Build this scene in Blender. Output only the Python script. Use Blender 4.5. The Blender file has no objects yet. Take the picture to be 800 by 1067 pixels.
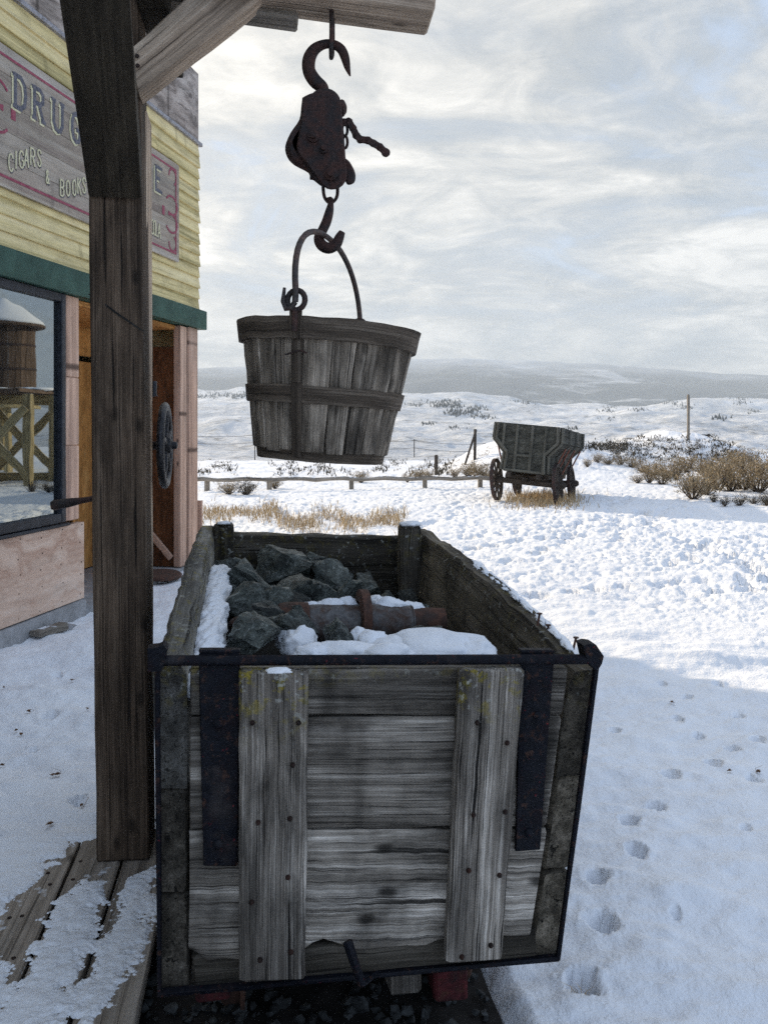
import bpy, bmesh, math, random
import numpy as np
from mathutils import Vector, Matrix, noise as mnoise

# ------------------------------------------------------------------ camera, world, sun, exposure
scene = bpy.context.scene
COL = scene.collection
F = 850.0; HZ = 441.0; EYE = 1.6           # focal length and horizon row of the 800 px wide photograph, eye height
cam = bpy.data.cameras.new('camera'); camo = bpy.data.objects.new('camera', cam); COL.objects.link(camo)
cam.sensor_fit = 'HORIZONTAL'; cam.sensor_width = 36; cam.lens = 36*F/800
cam.shift_y = -(533.5-HZ)/800
camo.location = (0, 0, EYE); camo.rotation_euler = (math.pi/2, 0, 0)
cam.clip_start = 0.05; cam.clip_end = 30000
scene.camera = camo
scene.view_settings.view_transform = 'Standard'; scene.view_settings.look = 'None'
scene.view_settings.exposure = 0.42; scene.view_settings.gamma = 1.0
SUN_AZ = math.radians(-46)                  # left of straight ahead
SUN_EL = math.radians(20)
SUNDIR = Vector((math.sin(SUN_AZ)*math.cos(SUN_EL), math.cos(SUN_AZ)*math.cos(SUN_EL), math.sin(SUN_EL)))
sl = bpy.data.lights.new('sun', 'SUN'); sl.energy = 5.0; sl.angle = math.radians(1.0); sl.color = (1.0, .84, .63)
so = bpy.data.objects.new('sun', sl); COL.objects.link(so)
so.rotation_euler = (-SUNDIR).to_track_quat('-Z', 'Y').to_euler()
so.location = SUNDIR*50
scene.cycles.volume_bounces = 2
scene.cycles.use_adaptive_sampling = False
scene.cycles.sample_clamp_indirect = 4
scene.cycles.max_bounces = 8
scene.cycles.use_denoising = False

def N(nt, typ, loc=(0, 0), **kw):
    n = nt.nodes.new(typ)
    for k, v in kw.items():
        if k.startswith('i_'):
            n.inputs[k[2:].replace('_', ' ')].default_value = v
        else:
            setattr(n, k, v)
    return n

def ramp(nt, stops, fac=None, interp='LINEAR'):
    r = nt.nodes.new('ShaderNodeValToRGB'); r.color_ramp.interpolation = interp
    e = r.color_ramp.elements
    while len(e) < len(stops): e.new(0.5)
    for el, (p, c) in zip(e, stops):
        el.position = p
        el.color = (c, c, c, 1) if isinstance(c, (int, float)) else (*c, 1)
    if fac is not None: nt.links.new(fac, r.inputs[0])
    return r

def math_(nt, op, a, b=None, c=None, clamp=False):
    m = nt.nodes.new('ShaderNodeMath'); m.operation = op; m.use_clamp = clamp
    for i, v in enumerate((a, b, c)):
        if v is None: continue
        if isinstance(v, (int, float)): m.inputs[i].default_value = v
        else: nt.links.new(v, m.inputs[i])
    return m.outputs[0]

def mix(nt, fac, a, b, blend='MIX'):
    m = nt.nodes.new('ShaderNodeMix'); m.data_type = 'RGBA'; m.blend_type = blend
    for sock, v in ((m.inputs[0], fac), (m.inputs[6], a), (m.inputs[7], b)):
        if isinstance(v, (int, float)): sock.default_value = v
        elif isinstance(v, tuple): sock.default_value = (*v, 1)
        else: nt.links.new(v, sock)
    return m.outputs[2]

def noise(nt, vec, scale=1, detail=6, rough=.6, dist=0, sc=None):
    n = nt.nodes.new('ShaderNodeTexNoise')
    n.inputs['Scale'].default_value = scale; n.inputs['Detail'].default_value = detail
    n.inputs['Roughness'].default_value = rough; n.inputs['Distortion'].default_value = dist
    if sc:
        mp = nt.nodes.new('ShaderNodeMapping'); mp.inputs['Scale'].default_value = sc
        nt.links.new(vec, mp.inputs[0]); vec = mp.outputs[0]
    nt.links.new(vec, n.inputs['Vector'])
    return n.outputs['Fac']

# ---- sky: Nishita with a broken winter overcast, bright towards the sun
w = bpy.data.worlds.new('World'); scene.world = w; w.use_nodes = True
nt = w.node_tree; nt.nodes.clear()
sky = N(nt, 'ShaderNodeTexSky', sky_type='NISHITA', sun_disc=False)
sky.sun_elevation = SUN_EL; sky.sun_rotation = SUN_AZ
tc = N(nt, 'ShaderNodeTexCoord')
sep = N(nt, 'ShaderNodeSeparateXYZ'); nt.links.new(tc.outputs['Generated'], sep.inputs[0])
zz = math_(nt, 'ADD', math_(nt, 'MAXIMUM', sep.outputs[2], 0.0), 0.22)
cx = math_(nt, 'DIVIDE', sep.outputs[0], zz); cy = math_(nt, 'DIVIDE', sep.outputs[1], zz)
cmb = N(nt, 'ShaderNodeCombineXYZ'); nt.links.new(cx, cmb.inputs[0]); nt.links.new(cy, cmb.inputs[1])
n1 = noise(nt, cmb.outputs[0], 1.25, 11, .60, .9, (1.0, 1.15, 1))
n2 = noise(nt, cmb.outputs[0], 4.6, 10, .64, .9, (1.0, 1.15, 1))
dotn = N(nt, 'ShaderNodeVectorMath', operation='DOT_PRODUCT'); dotn.inputs[1].default_value = SUNDIR
nt.links.new(tc.outputs['Generated'], dotn.inputs[0])
glow = ramp(nt, [(0.35, 0.0), (0.70, .36), (0.85, .70), (1.0, 1.0)], dotn.outputs['Value']).outputs[0]
cl = math_(nt, 'ADD', math_(nt, 'MULTIPLY', n1, .66), math_(nt, 'MULTIPLY', n2, .34))
shade = ramp(nt, [(0.40, (2.6, 3.15, 3.75)), (0.465, (3.6, 4.0, 4.4)), (0.525, (5.4, 5.55, 5.6)), (0.60, (8.3, 8.2, 7.9))], cl).outputs[0]
glowc = N(nt, 'ShaderNodeVectorMath', operation='SCALE'); glowc.inputs[0].default_value = (4.0, 3.4, 2.5)
nt.links.new(glow, glowc.inputs['Scale'])
addc = N(nt, 'ShaderNodeVectorMath', operation='ADD'); nt.links.new(shade, addc.inputs[0]); nt.links.new(glowc.outputs[0], addc.inputs[1])
low2 = N(nt, 'ShaderNodeVectorMath', operation='SCALE'); nt.links.new(addc.outputs[0], low2.inputs[0])
nt.links.new(ramp(nt, [(0.0, .70), (.07, .76), (.20, 1.0)], sep.outputs[2]).outputs[0], low2.inputs['Scale'])   # thicker grey cloud low down
# the overcast breaks up away from the sun: clear hazy blue behind the viewer and to the right
side = N(nt, 'ShaderNodeVectorMath', operation='DOT_PRODUCT'); side.inputs[1].default_value = (-.55, .80, -.35)
nt.links.new(tc.outputs['Generated'], side.inputs[0])
open_ = ramp(nt, [(.05, -.32+.5), (.55, .5), (.85, .56)], math_(nt, 'ADD', math_(nt, 'MULTIPLY', side.outputs['Value'], .5), .5)).outputs[0]
cvv = math_(nt, 'ADD', n1, math_(nt, 'SUBTRACT', open_, .5))
thin = ramp(nt, [(0.36, 0.0), (0.47, .85), (.56, 1.0)], cvv).outputs[0]
lowc = ramp(nt, [(0.0, 1.0), (0.10, 1.0), (0.30, 0.0)], sep.outputs[2]).outputs[0]
fr = ramp(nt, [(.40, 0.0), (.62, 1.0)], math_(nt, 'ADD', math_(nt, 'MULTIPLY', side.outputs['Value'], .5), .5)).outputs[0]
cover = math_(nt, 'MAXIMUM', thin, math_(nt, 'MULTIPLY', lowc, fr))
blue = mix(nt, .72, sky.outputs[0], (6.3, 7.8, 10.4))
skyc = mix(nt, cover, blue, low2.outputs[0])
bg = N(nt, 'ShaderNodeBackground'); bg.inputs[1].default_value = 0.085
nt.links.new(skyc, bg.inputs[0])
wo = N(nt, 'ShaderNodeOutputWorld'); nt.links.new(bg.outputs[0], wo.inputs[0])

# ------------------------------------------------------------------ helpers
def P(px, py, Y):
    """world point that the photograph's pixel (px, py) shows at depth Y"""
    return Vector(((px-400)/F*Y, Y, EYE-(py-HZ)/F*Y))

def G(px, py, z=0.0):
    return P(px, py, (EYE-z)*F/(py-HZ))

rng = random.Random(7)

class MB:
    def __init__(s):
        s.v = []; s.f = []; s.g = []; s.t = []
    def add(s, verts, faces, gc=None, tint=1.0):
        o = len(s.v)
        s.v += [tuple(v) for v in verts]
        s.g += [tuple(g) for g in (gc or verts)]
        s.t += [tint]*len(verts)
        s.f += [tuple(i+o for i in f) for f in faces]
    def build(s, name, mat, parent=None, smooth=True, angle=38, org=None):
        me = bpy.data.meshes.new(name)
        o = org
        if o is None: o = Vector(parent['_org']) if parent is not None else Vector((0, 0, 0))
        me.from_pydata([(a-o[0], b-o[1], c-o[2]) for a, b, c in s.v], [], s.f)
        a = me.attributes.new('gc', 'FLOAT_VECTOR', 'POINT'); a.data.foreach_set('vector', [x for g in s.g for x in g])
        a = me.attributes.new('tint', 'FLOAT', 'POINT'); a.data.foreach_set('value', s.t)
        me.materials.append(mat); me.validate(); me.update()
        if smooth:
            me.shade_smooth()
            me.set_sharp_from_angle(angle=math.radians(angle))
        ob = bpy.data.objects.new(name, me); COL.objects.link(ob)
        if parent is not None:
            ob.parent = parent; ob['_org'] = tuple(parent['_org'])
        else:
            ob.location = o; ob['_org'] = tuple(o)
        return ob
    # beam between two end quads (a, b, c, d run round the section), chamfered, jittered along its length
    def beam(s, q0, q1, seg=4, bev=.006, jit=.0015, tint=None, rag=0.0):
        q0 = [Vector(p) for p in q0]; q1 = [Vector(p) for p in q1]
        wu = ((q0[1]-q0[0]).length+(q1[1]-q1[0]).length)/2; wv = ((q0[3]-q0[0]).length+(q1[3]-q1[0]).length)/2
        L = ((q0[0]+q0[2])/2-(q1[0]+q1[2])/2).length
        bu = min(.45, bev/max(wu, 1e-6)); bv = min(.45, bev/max(wv, 1e-6)); bl = min(.3, bev/max(L, 1e-6))
        sec = [(bu, 0), (1-bu, 0), (1, bv), (1, 1-bv), (1-bu, 1), (bu, 1), (0, 1-bv), (0, bv)]
        ts = [0.0, bl]+[bl+(1-2*bl)*i/seg for i in range(1, seg)]+[1-bl, 1.0]
        off = Vector((rng.uniform(-50, 50), rng.uniform(-50, 50), rng.uniform(-50, 50)))
        V = []; Gc = []; Fc = []
        n = len(sec)
        for k, t in enumerate(ts):
            q = [a.lerp(b, t) for a, b in zip(q0, q1)]
            for j, (u, v) in enumerate(sec):
                if k in (0, len(ts)-1):
                    u = .5+(u-.5)*(1-2*bu); v = .5+(v-.5)*(1-2*bv)
                p = q[0]*(1-u)*(1-v)+q[1]*u*(1-v)+q[2]*u*v+q[3]*(1-u)*v
                if jit:
                    p = p+Vector((rng.gauss(0, jit), rng.gauss(0, jit), rng.gauss(0, jit)))
                if rag and k >= len(ts)-2:
                    d = (q1[0]-q0[0]).normalized()
                    p = p+d*rag*mnoise.noise(Vector((u*5+off.x, v*3, off.y)))
                V.append(p); Gc.append((t*L+off.x, u*wu+off.y, v*wv+off.z))
        m = len(ts)
        for k in range(m-1):
            for j in range(n):
                a = k*n+j; b = k*n+(j+1) % n
                Fc.append((a, b, b+n, a+n))
        # end caps with their own vertices so the end grain differs
        for k, fl in ((0, True), (m-1, False)):
            base = len(V)
            for j in range(n):
                V.append(V[k*n+j]); g = Gc[k*n+j]
                Gc.append((g[0]*.02+g[1]*.25, g[1]*1.0, g[2]*1.0))
            f = tuple(range(base, base+n))
            Fc.append(f[::-1] if fl else f)
        s.add(V, Fc, Gc, tint if tint is not None else rng.uniform(.8, 1.15))
    # straight plank: centre line p0 > p1, width along side, thickness along up
    def plank(s, p0, p1, wdt, thk, side, up=None, w1=None, t1=None, **kw):
        p0 = Vector(p0); p1 = Vector(p1); ax = (p1-p0).normalized()
        side = Vector(side); side = (side-ax*side.dot(ax)).normalized()
        upv = ax.cross(side).normalized() if up is None else Vector(up).normalized()
        w1 = w1 or wdt; t1 = t1 or thk
        def quad(p, a, b): return [p-side*a/2-upv*b/2, p+side*a/2-upv*b/2, p+side*a/2+upv*b/2, p-side*a/2+upv*b/2]
        s.beam(quad(p0, wdt, thk), quad(p1, w1, t1), **kw)
    def box(s, c, sx, sy, sz, rot=None, bev=.004, **kw):
        c = Vector(c); R = rot or Matrix.Identity(3)
        s.plank(c-R @ Vector((sx/2, 0, 0)), c+R @ Vector((sx/2, 0, 0)), sy, sz, R @ Vector((0, 1, 0)), bev=bev, seg=1, jit=0, **kw)
    def tube(s, pts, rad, n=10, closed=False, flat=1.0, cap=True, tint=1.0, ref=None):
        pts = [Vector(p) for p in pts]; m = len(pts)
        if isinstance(rad, (int, float)): rad = [rad]*m
        V = []; Fc = []; Gc = []
        tan0 = None; nr = None; L = 0
        for i, p in enumerate(pts):
            if closed: t = (pts[(i+1) % m]-pts[i-1]).normalized()
            else: t = (pts[min(i+1, m-1)]-pts[max(i-1, 0)]).normalized()
            if nr is None:
                r0 = Vector(ref) if ref is not None else (Vector((0, 0, 1)) if abs(t.z) < .9 else Vector((0, 1, 0)))
                nr = (r0-t*r0.dot(t)).normalized()
            else:
                nr = (nr-t*nr.dot(t)).normalized()
            bn = t.cross(nr)
            if i: L += (pts[i]-pts[i-1]).length
            for k in range(n):
                a = 2*math.pi*k/n
                V.append(p+nr*math.cos(a)*rad[i]+bn*math.sin(a)*rad[i]*flat)
                Gc.append((L, math.cos(a)*rad[i], math.sin(a)*rad[i]))
        rings = m if closed else m-1
        for i in range(rings):
            for k in range(n):
                a = i*n+k; b = i*n+(k+1) % n; c = ((i+1) % m)*n+(k+1) % n; d = ((i+1) % m)*n+k
                Fc.append((a, b, c, d))
        if cap and not closed:
            Fc.append(tuple(range(n))[::-1]); Fc.append(tuple((m-1)*n+k for k in range(n)))
        s.add(V, Fc, Gc, tint)
    # profile [(r, z)] turned about an axis
    def lathe(s, prof, c, axis=(0, 0, 1), n=32, closed=False, tint=1.0, ref=(1, 0, 0)):
        c = Vector(c); az = Vector(axis).normalized(); r0 = Vector(ref)
        if abs(r0.normalized().dot(az)) > .95: r0 = Vector((0, 1, 0))
        ax = (r0-az*r0.dot(az)).normalized(); ay = az.cross(ax)
        V = []; Fc = []; m = len(prof)
        for r, z in prof:
            for k in range(n):
                a = 2*math.pi*k/n
                V.append(c+ax*math.cos(a)*r+ay*math.sin(a)*r+az*z)
        for i in range(m if closed else m-1):
            for k in range(n):
                j = (i+1) % m
                Fc.append((i*n+k, i*n+(k+1) % n, j*n+(k+1) % n, j*n+k))
        if not closed:
            Fc.append(tuple(range(n))[::-1]); Fc.append(tuple((m-1)*n+k for k in range(n)))
        s.add(V, Fc, None, tint)
    # outline polygon (3D points, planar) given thickness along d
    def prism(s, poly, d, tint=1.0):
        poly = [Vector(p) for p in poly]; d = Vector(d); n = len(poly)
        V = poly+[p+d for p in poly]
        Fc = [tuple(range(n)), tuple(range(n, 2*n))[::-1]]
        Fc += [(i, i+n, (i+1) % n+n, (i+1) % n) for i in range(n)]
        s.add(V, Fc, None, tint)
    def blob(s, c, rx, ry, rz, amp=.2, freq=2.0, sub=3, seed=0, rot=0, tint=1.0, flatb=None):
        bm = bmesh.new(); bmesh.ops.create_icosphere(bm, subdivisions=sub, radius=1)
        c = Vector(c); R = Matrix.Rotation(rot, 3, 'Z')
        V = []
        for v in bm.verts:
            d = v.co.normalized()
            k = 1+amp*mnoise.fractal(d*freq+Vector((seed*7.3, seed*3.1, seed)), 1, 2, 4)
            p = Vector((d.x*rx, d.y*ry, d.z*rz))*k
            if flatb is not None and p.z < -flatb: p.z = -flatb
            V.append(c+R @ p)
        Fc = [tuple(v.index for v in f.verts) for f in bm.faces]; bm.free()
        s.add(V, Fc, None, tint)

def rock_mesh(mb, c, r, seed, sq=(1, 1, .8), tint=1.0):
    rr = random.Random(seed); bm = bmesh.new()
    for i in range(rr.randint(9, 17)):
        d = Vector((rr.gauss(0, 1), rr.gauss(0, 1), rr.gauss(0, 1))).normalized()*rr.uniform(.72, 1.12)
        bm.verts.new((d.x*sq[0], d.y*sq[1], d.z*sq[2]))
    bmesh.ops.convex_hull(bm, input=bm.verts)
    for v in [v for v in bm.verts if not v.link_faces]: bm.verts.remove(v)
    bmesh.ops.subdivide_edges(bm, edges=bm.edges[:], cuts=(5 if r > .045 else 1), use_grid_fill=True)
    bm.verts.index_update(); bm.normal_update()
    V = [Vector(c)+(v.co*(1+.17*mnoise.fractal(v.co*3.5+Vector((seed, 0, 0)), .8, 2.2, 4)))*r for v in bm.verts]
    Fc = [tuple(v.index for v in f.verts) for f in bm.faces]; bm.free()
    mb.add(V, Fc, None, tint)

def tag(o, label, cat, group=None, kind=None):
    o['label'] = label; o['category'] = cat
    if group: o['group'] = group
    if kind: o['kind'] = kind
    return o

def thing(name, label, cat, loc, group=None):
    o = bpy.data.objects.new(name, None); COL.objects.link(o); o.location = loc; o.empty_display_size = .1
    o['_org'] = tuple(loc)
    return tag(o, label, cat, group)

def stuffed(o, label=None, cat=None):
    o['kind'] = 'stuff'
    if label: o['label'] = label; o['category'] = cat
    return o

def copy_tree(o, parent=None):
    c = o.copy(); COL.objects.link(c)
    if parent: c.parent = parent
    for ch in o.children: copy_tree(ch, c)
    return c

# ------------------------------------------------------------------ materials
def newmat(name):
    m = bpy.data.materials.new(name); m.use_nodes = True
    nt = m.node_tree; b = nt.nodes['Principled BSDF']
    return m, nt, b

def attr(nt, name, out='Vector'):
    a = nt.nodes.new('ShaderNodeAttribute'); a.attribute_name = name
    return a.outputs[out]

def bump(nt, b, h, strength=.4, dist=.01):
    bp = nt.nodes.new('ShaderNodeBump'); bp.inputs['Strength'].default_value = strength; bp.inputs['Distance'].default_value = dist
    nt.links.new(h, bp.inputs['Height']); nt.links.new(bp.outputs[0], b.inputs['Normal'])

def wood(name, dark, mid, light, sc=1.0, crack=.5, knots=.5, blotch=(.55, 1.2), moss=None, frost=0.0, rough=.85, bmp=.5, fine=.35, stain=None, warp=.004, ckf=1.0):
    m, nt, b = newmat(name); L = nt.links
    gc = attr(nt, 'gc'); tint = attr(nt, 'tint', 'Fac')
    wv = noise(nt, gc, 1, 2, .5, 0, (2.2, 3, 3))
    off = nt.nodes.new('ShaderNodeCombineXYZ'); o1 = math_(nt, 'MULTIPLY', math_(nt, 'SUBTRACT', wv, .5), warp)
    L.new(o1, off.inputs[1]); L.new(o1, off.inputs[2])
    ad = nt.nodes.new('ShaderNodeVectorMath'); ad.operation = 'ADD'; L.new(gc, ad.inputs[0]); L.new(off.outputs[0], ad.inputs[1])
    gc0 = gc; gc = ad.outputs[0]
    ga = noise(nt, gc, 1, 9, .68, .05, (1.1*sc, 38*sc, 38*sc))
    gb = noise(nt, gc, 1, 3, .5, 0, (.7*sc, 13*sc, 13*sc))
    g1 = math_(nt, 'ADD', math_(nt, 'MULTIPLY', ga, .72), math_(nt, 'MULTIPLY', gb, .28))
    g2 = noise(nt, gc, 1, 7, .75, 0, (2.6*sc, 240*sc, 240*sc))
    fac = math_(nt, 'ADD', math_(nt, 'MULTIPLY', g1, 1-fine), math_(nt, 'MULTIPLY', g2, fine))
    col = ramp(nt, [(.37, dark), (.50, mid), (.62, light)], fac).outputs[0]
    bl = noise(nt, gc0, 1, 6, .65, .4, (2.6, 9, 9))
    blr = ramp(nt, [(.36, blotch[0]), (.50, .5*(blotch[0]+blotch[1])+.05), (.62, blotch[1])], bl).outputs[0]
    col = mix(nt, 1.0, col, blr, 'MULTIPLY')
    ck = noise(nt, gc, 1, 4, .55, .05, (1.2*sc*ckf, 52*sc*ckf, 52*sc*ckf))
    ckm = ramp(nt, [(.335, 1.0), (.37, 0.0)], ck).outputs[0]
    col = mix(nt, math_(nt, 'MULTIPLY', ckm, crack), col, tuple(c*.25 for c in dark))
    ck2 = ramp(nt, [(.35, 1.0), (.40, 0.0)], noise(nt, gc, 1, 5, .6, .02, (1.9*sc, 150*sc, 150*sc))).outputs[0]
    col = mix(nt, math_(nt, 'MULTIPLY', ck2, crack*.75), col, tuple(c*.4 for c in dark))
    vo = nt.nodes.new('ShaderNodeTexVoronoi'); vo.voronoi_dimensions = '2D'; vo.inputs['Scale'].default_value = 1
    mp = nt.nodes.new('ShaderNodeMapping'); mp.inputs['Scale'].default_value = (4.2, 9, 3); L.new(gc0, mp.inputs[0])
    L.new(mp.outputs[0], vo.inputs['Vector'])
    kn = ramp(nt, [(.05, 1.0), (.085, .75), (.15, 0.0)], math_(nt, 'ADD', vo.outputs['Distance'], math_(nt, 'MULTIPLY', math_(nt, 'SUBTRACT', g2, .5), .08))).outputs[0]
    sk = nt.nodes.new('ShaderNodeSeparateColor'); L.new(vo.outputs['Color'], sk.inputs[0]); kn = math_(nt, 'MULTIPLY', kn, math_(nt, 'GREATER_THAN', sk.outputs[0], .62))
    col = mix(nt, math_(nt, 'MULTIPLY', kn, knots), col, tuple(c*.35 for c in dark))
    tv = nt.nodes.new('ShaderNodeVectorMath'); tv.operation = 'SCALE'; L.new(col, tv.inputs[0]); L.new(tint, tv.inputs['Scale'])
    col = tv.outputs[0]
    geo = nt.nodes.new('ShaderNodeNewGeometry')
    if stain:   # weathered dark stain that runs in broad patches over the face
        st = noise(nt, geo.outputs['Position'], stain[0], 4, .6, .6, (1.3, 1.3, .5))
        col = mix(nt, ramp(nt, [(.46, 0.0), (.62, stain[1])], st).outputs[0], col, tuple(c*.5 for c in dark))
    if moss:
        spz = nt.nodes.new('ShaderNodeSeparateXYZ'); L.new(geo.outputs['Position'], spz.inputs[0])
        hz = nt.nodes.new('ShaderNodeMapRange'); hz.inputs[1].default_value = moss[0]; hz.inputs[2].default_value = moss[1]
        L.new(spz.outputs[2], hz.inputs[0])
        mn = noise(nt, geo.outputs['Position'], 26, 5, .7, .3)
        mm = math_(nt, 'MULTIPLY', hz.outputs[0], ramp(nt, [(.53, 0.0), (.60, 1.0)], mn).outputs[0])
        mc = ramp(nt, [(.35, (.10, .09, .015)), (.6, (.30, .23, .02))], noise(nt, geo.outputs['Position'], 60, 3)).outputs[0]
        col = mix(nt, math_(nt, 'MULTIPLY', mm, moss[2] if len(moss) > 2 else .9), col, mc)
        ln = noise(nt, geo.outputs['Position'], 45, 4, .6)
        lm = math_(nt, 'MULTIPLY', hz.outputs[0], ramp(nt, [(.60, 0.0), (.66, .8)], ln).outputs[0])
        col = mix(nt, lm, col, (.42, .42, .38))
    if frost:
        sn = nt.nodes.new('ShaderNodeSeparateXYZ'); L.new(geo.outputs['Normal'], sn.inputs[0])
        fn = noise(nt, geo.outputs['Position'], 9, 5, .65)
        fm = math_(nt, 'MULTIPLY', ramp(nt, [(.55, 0.0), (.85, 1.0)], sn.outputs[2]).outputs[0], ramp(nt, [(.62-.3*frost, 0.0), (.70-.3*frost, 1.0)], fn).outputs[0])
        col = mix(nt, fm, col, (.80, .83, .88))
    L.new(col, b.inputs['Base Color']); b.inputs['Roughness'].default_value = rough
    b.inputs['Specular IOR Level'].default_value = .25
    h = math_(nt, 'SUBTRACT', fac, math_(nt, 'MULTIPLY', math_(nt, 'ADD', ckm, ck2), .4))
    bump(nt, b, h, bmp, .006)
    return m

def metal(name, base, rust, amt=.5, red=0.0, rough=.6, scale=18, metallic=.35, spec=.5):
    m, nt, b = newmat(name); L = nt.links
    geo = nt.nodes.new('ShaderNodeNewGeometry'); pos = geo.outputs['Position']
    n = noise(nt, pos, scale, 7, .65, .3)
    col = mix(nt, ramp(nt, [(.62-.35*amt, 0.0), (.78-.3*amt, 1.0)], n).outputs[0], base, rust)
    n2 = noise(nt, pos, scale*4, 4, .6)
    col = mix(nt, 1.0, col, ramp(nt, [(.3, .6), (.7, 1.3)], n2).outputs[0], 'MULTIPLY')
    if red:
        pt = noise(nt, pos, 42, 8, .7); col = mix(nt, ramp(nt, [(.56, 0.0), (.66, .8)], pt).outputs[0], col, (.060, .028, .018))
        col = mix(nt, ramp(nt, [(.60, 0.0), (.72, .6)], noise(nt, pos, 7, 5, .6)).outputs[0], col, (.05, .042, .040))
        rn = noise(nt, pos, 75, 6, .7)
        col = mix(nt, ramp(nt, [(.71-red*.22, 0.0), (.76-red*.22, .8)], rn).outputs[0], col, (.20, .016, .024))
    L.new(col, b.inputs['Base Color'])
    b.inputs['Metallic'].default_value = metallic; b.inputs['Specular IOR Level'].default_value = spec
    rr = ramp(nt, [(.3, rough-.15), (.7, min(1, rough+.25))], n).outputs[0]; L.new(rr, b.inputs['Roughness'])
    bump(nt, b, math_(nt, 'ADD', n2, math_(nt, 'MULTIPLY', n, .6)), .6, .005)
    return m

def plain(name, c1, c2, scale=8, rough=.8, bmp=.2, detail=5, spec=.3):
    m, nt, b = newmat(name); L = nt.links
    geo = nt.nodes.new('ShaderNodeNewGeometry')
    n = noise(nt, geo.outputs['Position'], scale, detail, .65, .2)
    col = ramp(nt, [(.32, c1), (.68, c2)], n).outputs[0]
    tv = nt.nodes.new('ShaderNodeVectorMath'); tv.operation = 'SCALE'; L.new(col, tv.inputs[0]); L.new(attr(nt, 'tint', 'Fac'), tv.inputs['Scale'])
    L.new(tv.outputs[0], b.inputs['Base Color']); b.inputs['Roughness'].default_value = rough
    b.inputs['Specular IOR Level'].default_value = spec
    if bmp: bump(nt, b, n, bmp, .01)
    return m

def snow_mat(name, bscale=35, bstr=.35, bdist=.02):
    m, nt, b = newmat(name); L = nt.links
    geo = nt.nodes.new('ShaderNodeNewGeometry')
    n = noise(nt, geo.outputs['Position'], bscale, 6, .65)
    col = ramp(nt, [(.3, (.78, .81, .86)), (.7, (.86, .87, .89))], noise(nt, geo.outputs['Position'], 3, 4)).outputs[0]
    L.new(col, b.inputs['Base Color']); b.inputs['Roughness'].default_value = .75
    b.inputs['Specular IOR Level'].default_value = .2
    bump(nt, b, n, bstr, bdist)
    return m

M = {}
M['snow'] = snow_mat('snow')
M['cart_board'] = wood('cart_board', (.034, .029, .024), (.245, .215, .18), (.68, .62, .545), .8, .9, .9, (.28, 1.3), moss=(.97, 1.05, .5), stain=(2.4, .6), bmp=1.0, fine=.42)
M['cart_cleat'] = wood('cart_cleat', (.036, .030, .025), (.245, .213, .178), (.68, .62, .545), 1.0, 1.0, .6, (.3, 1.3), moss=(.84, 1.03), bmp=1.0, stain=(3, .55), fine=.5)
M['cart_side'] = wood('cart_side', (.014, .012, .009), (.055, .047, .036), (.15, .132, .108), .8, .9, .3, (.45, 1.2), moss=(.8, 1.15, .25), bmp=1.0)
M['cart_inner'] = wood('cart_inner', (.020, .016, .011), (.095, .08, .058), (.24, .205, .16), .8, .9, .5, (.4, 1.25), moss=(.85, 1.2, .3), bmp=1.0)
M['cart_side_pale'] = wood('cart_side_pale', (.05, .047, .045), (.20, .19, .18), (.42, .41, .40), .8, 1, .3, (.4, 1.2), moss=(.9, 1.1, .6), bmp=1.0)
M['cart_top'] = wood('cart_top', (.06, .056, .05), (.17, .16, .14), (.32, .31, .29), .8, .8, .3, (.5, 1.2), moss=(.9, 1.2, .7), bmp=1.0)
M['post'] = wood('post', (.018, .012, .008), (.088, .060, .040), (.20, .148, .106), .9, .9, .7, (.5, 1.25), bmp=.6, fine=.55)
M['brace'] = wood('brace', (.11, .078, .055), (.40, .305, .225), (.62, .52, .41), .8, .7, .7, (.6, 1.15), bmp=.7)
M['knee'] = wood('knee', (.018, .014, .009), (.042, .033, .022), (.075, .060, .042), .8, .4, .3, (.6, 1.2), bmp=.4)
M['deck'] = wood('deck', (.095, .075, .055), (.28, .235, .19), (.43, .38, .325), .8, .6, .7, (.7, 1.15), bmp=.5, frost=.02)
M['stave'] = wood('stave', (.036, .027, .019), (.29, .24, .187), (.66, .57, .47), 1.0, .9, .7, (.3, 1.3), bmp=.8, stain=(6, .55), fine=.45)
M['hoop'] = wood('hoop', (.020, .015, .010), (.085, .065, .048), (.22, .18, .14), 1.0, .5, .0, (.6, 1.2), bmp=.5)
M['wagon_wood'] = wood('wagon_wood', (.020, .021, .018), (.055, .056, .048), (.12, .118, .10), .7, .6, .2, (.6, 1.2), bmp=.4)
M['wagon_rib'] = wood('wagon_rib', (.045, .045, .038), (.10, .098, .083), (.18, .175, .155), .7, .4, .1, (.7, 1.15), bmp=.3)
M['wheel_wood'] = wood('wheel_wood', (.018, .014, .012), (.05, .040, .033), (.10, .083, .070), .8, .5, .1, (.7, 1.15), bmp=.3)
M['grey_wood'] = wood('grey_wood', (.10, .085, .07), (.24, .21, .175), (.38, .34, .29), .7, .5, .2, (.7, 1.2), frost=.25)
M['trestle'] = wood('trestle', (.10, .08, .045), (.44, .35, .18), (.60, .50, .30), .6, .4, .2, (.7, 1.2), frost=.5)
M['tank'] = wood('tank', (.05, .032, .022), (.12, .08, .055), (.20, .14, .10), .5, .5, .1, (.7, 1.2))
M['orange_ply'] = wood('orange_ply', (.28, .12, .035), (.55, .26, .075), (.68, .37, .13), .35, .25, .7, (.75, 1.15), bmp=.15, fine=.15, warp=.45)
M['dark_ply'] = wood('dark_ply', (.05, .020, .008), (.105, .040, .015), (.17, .072, .03), .3, .3, .5, (.45, 1.2), bmp=.15, fine=.15, warp=.45)
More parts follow.
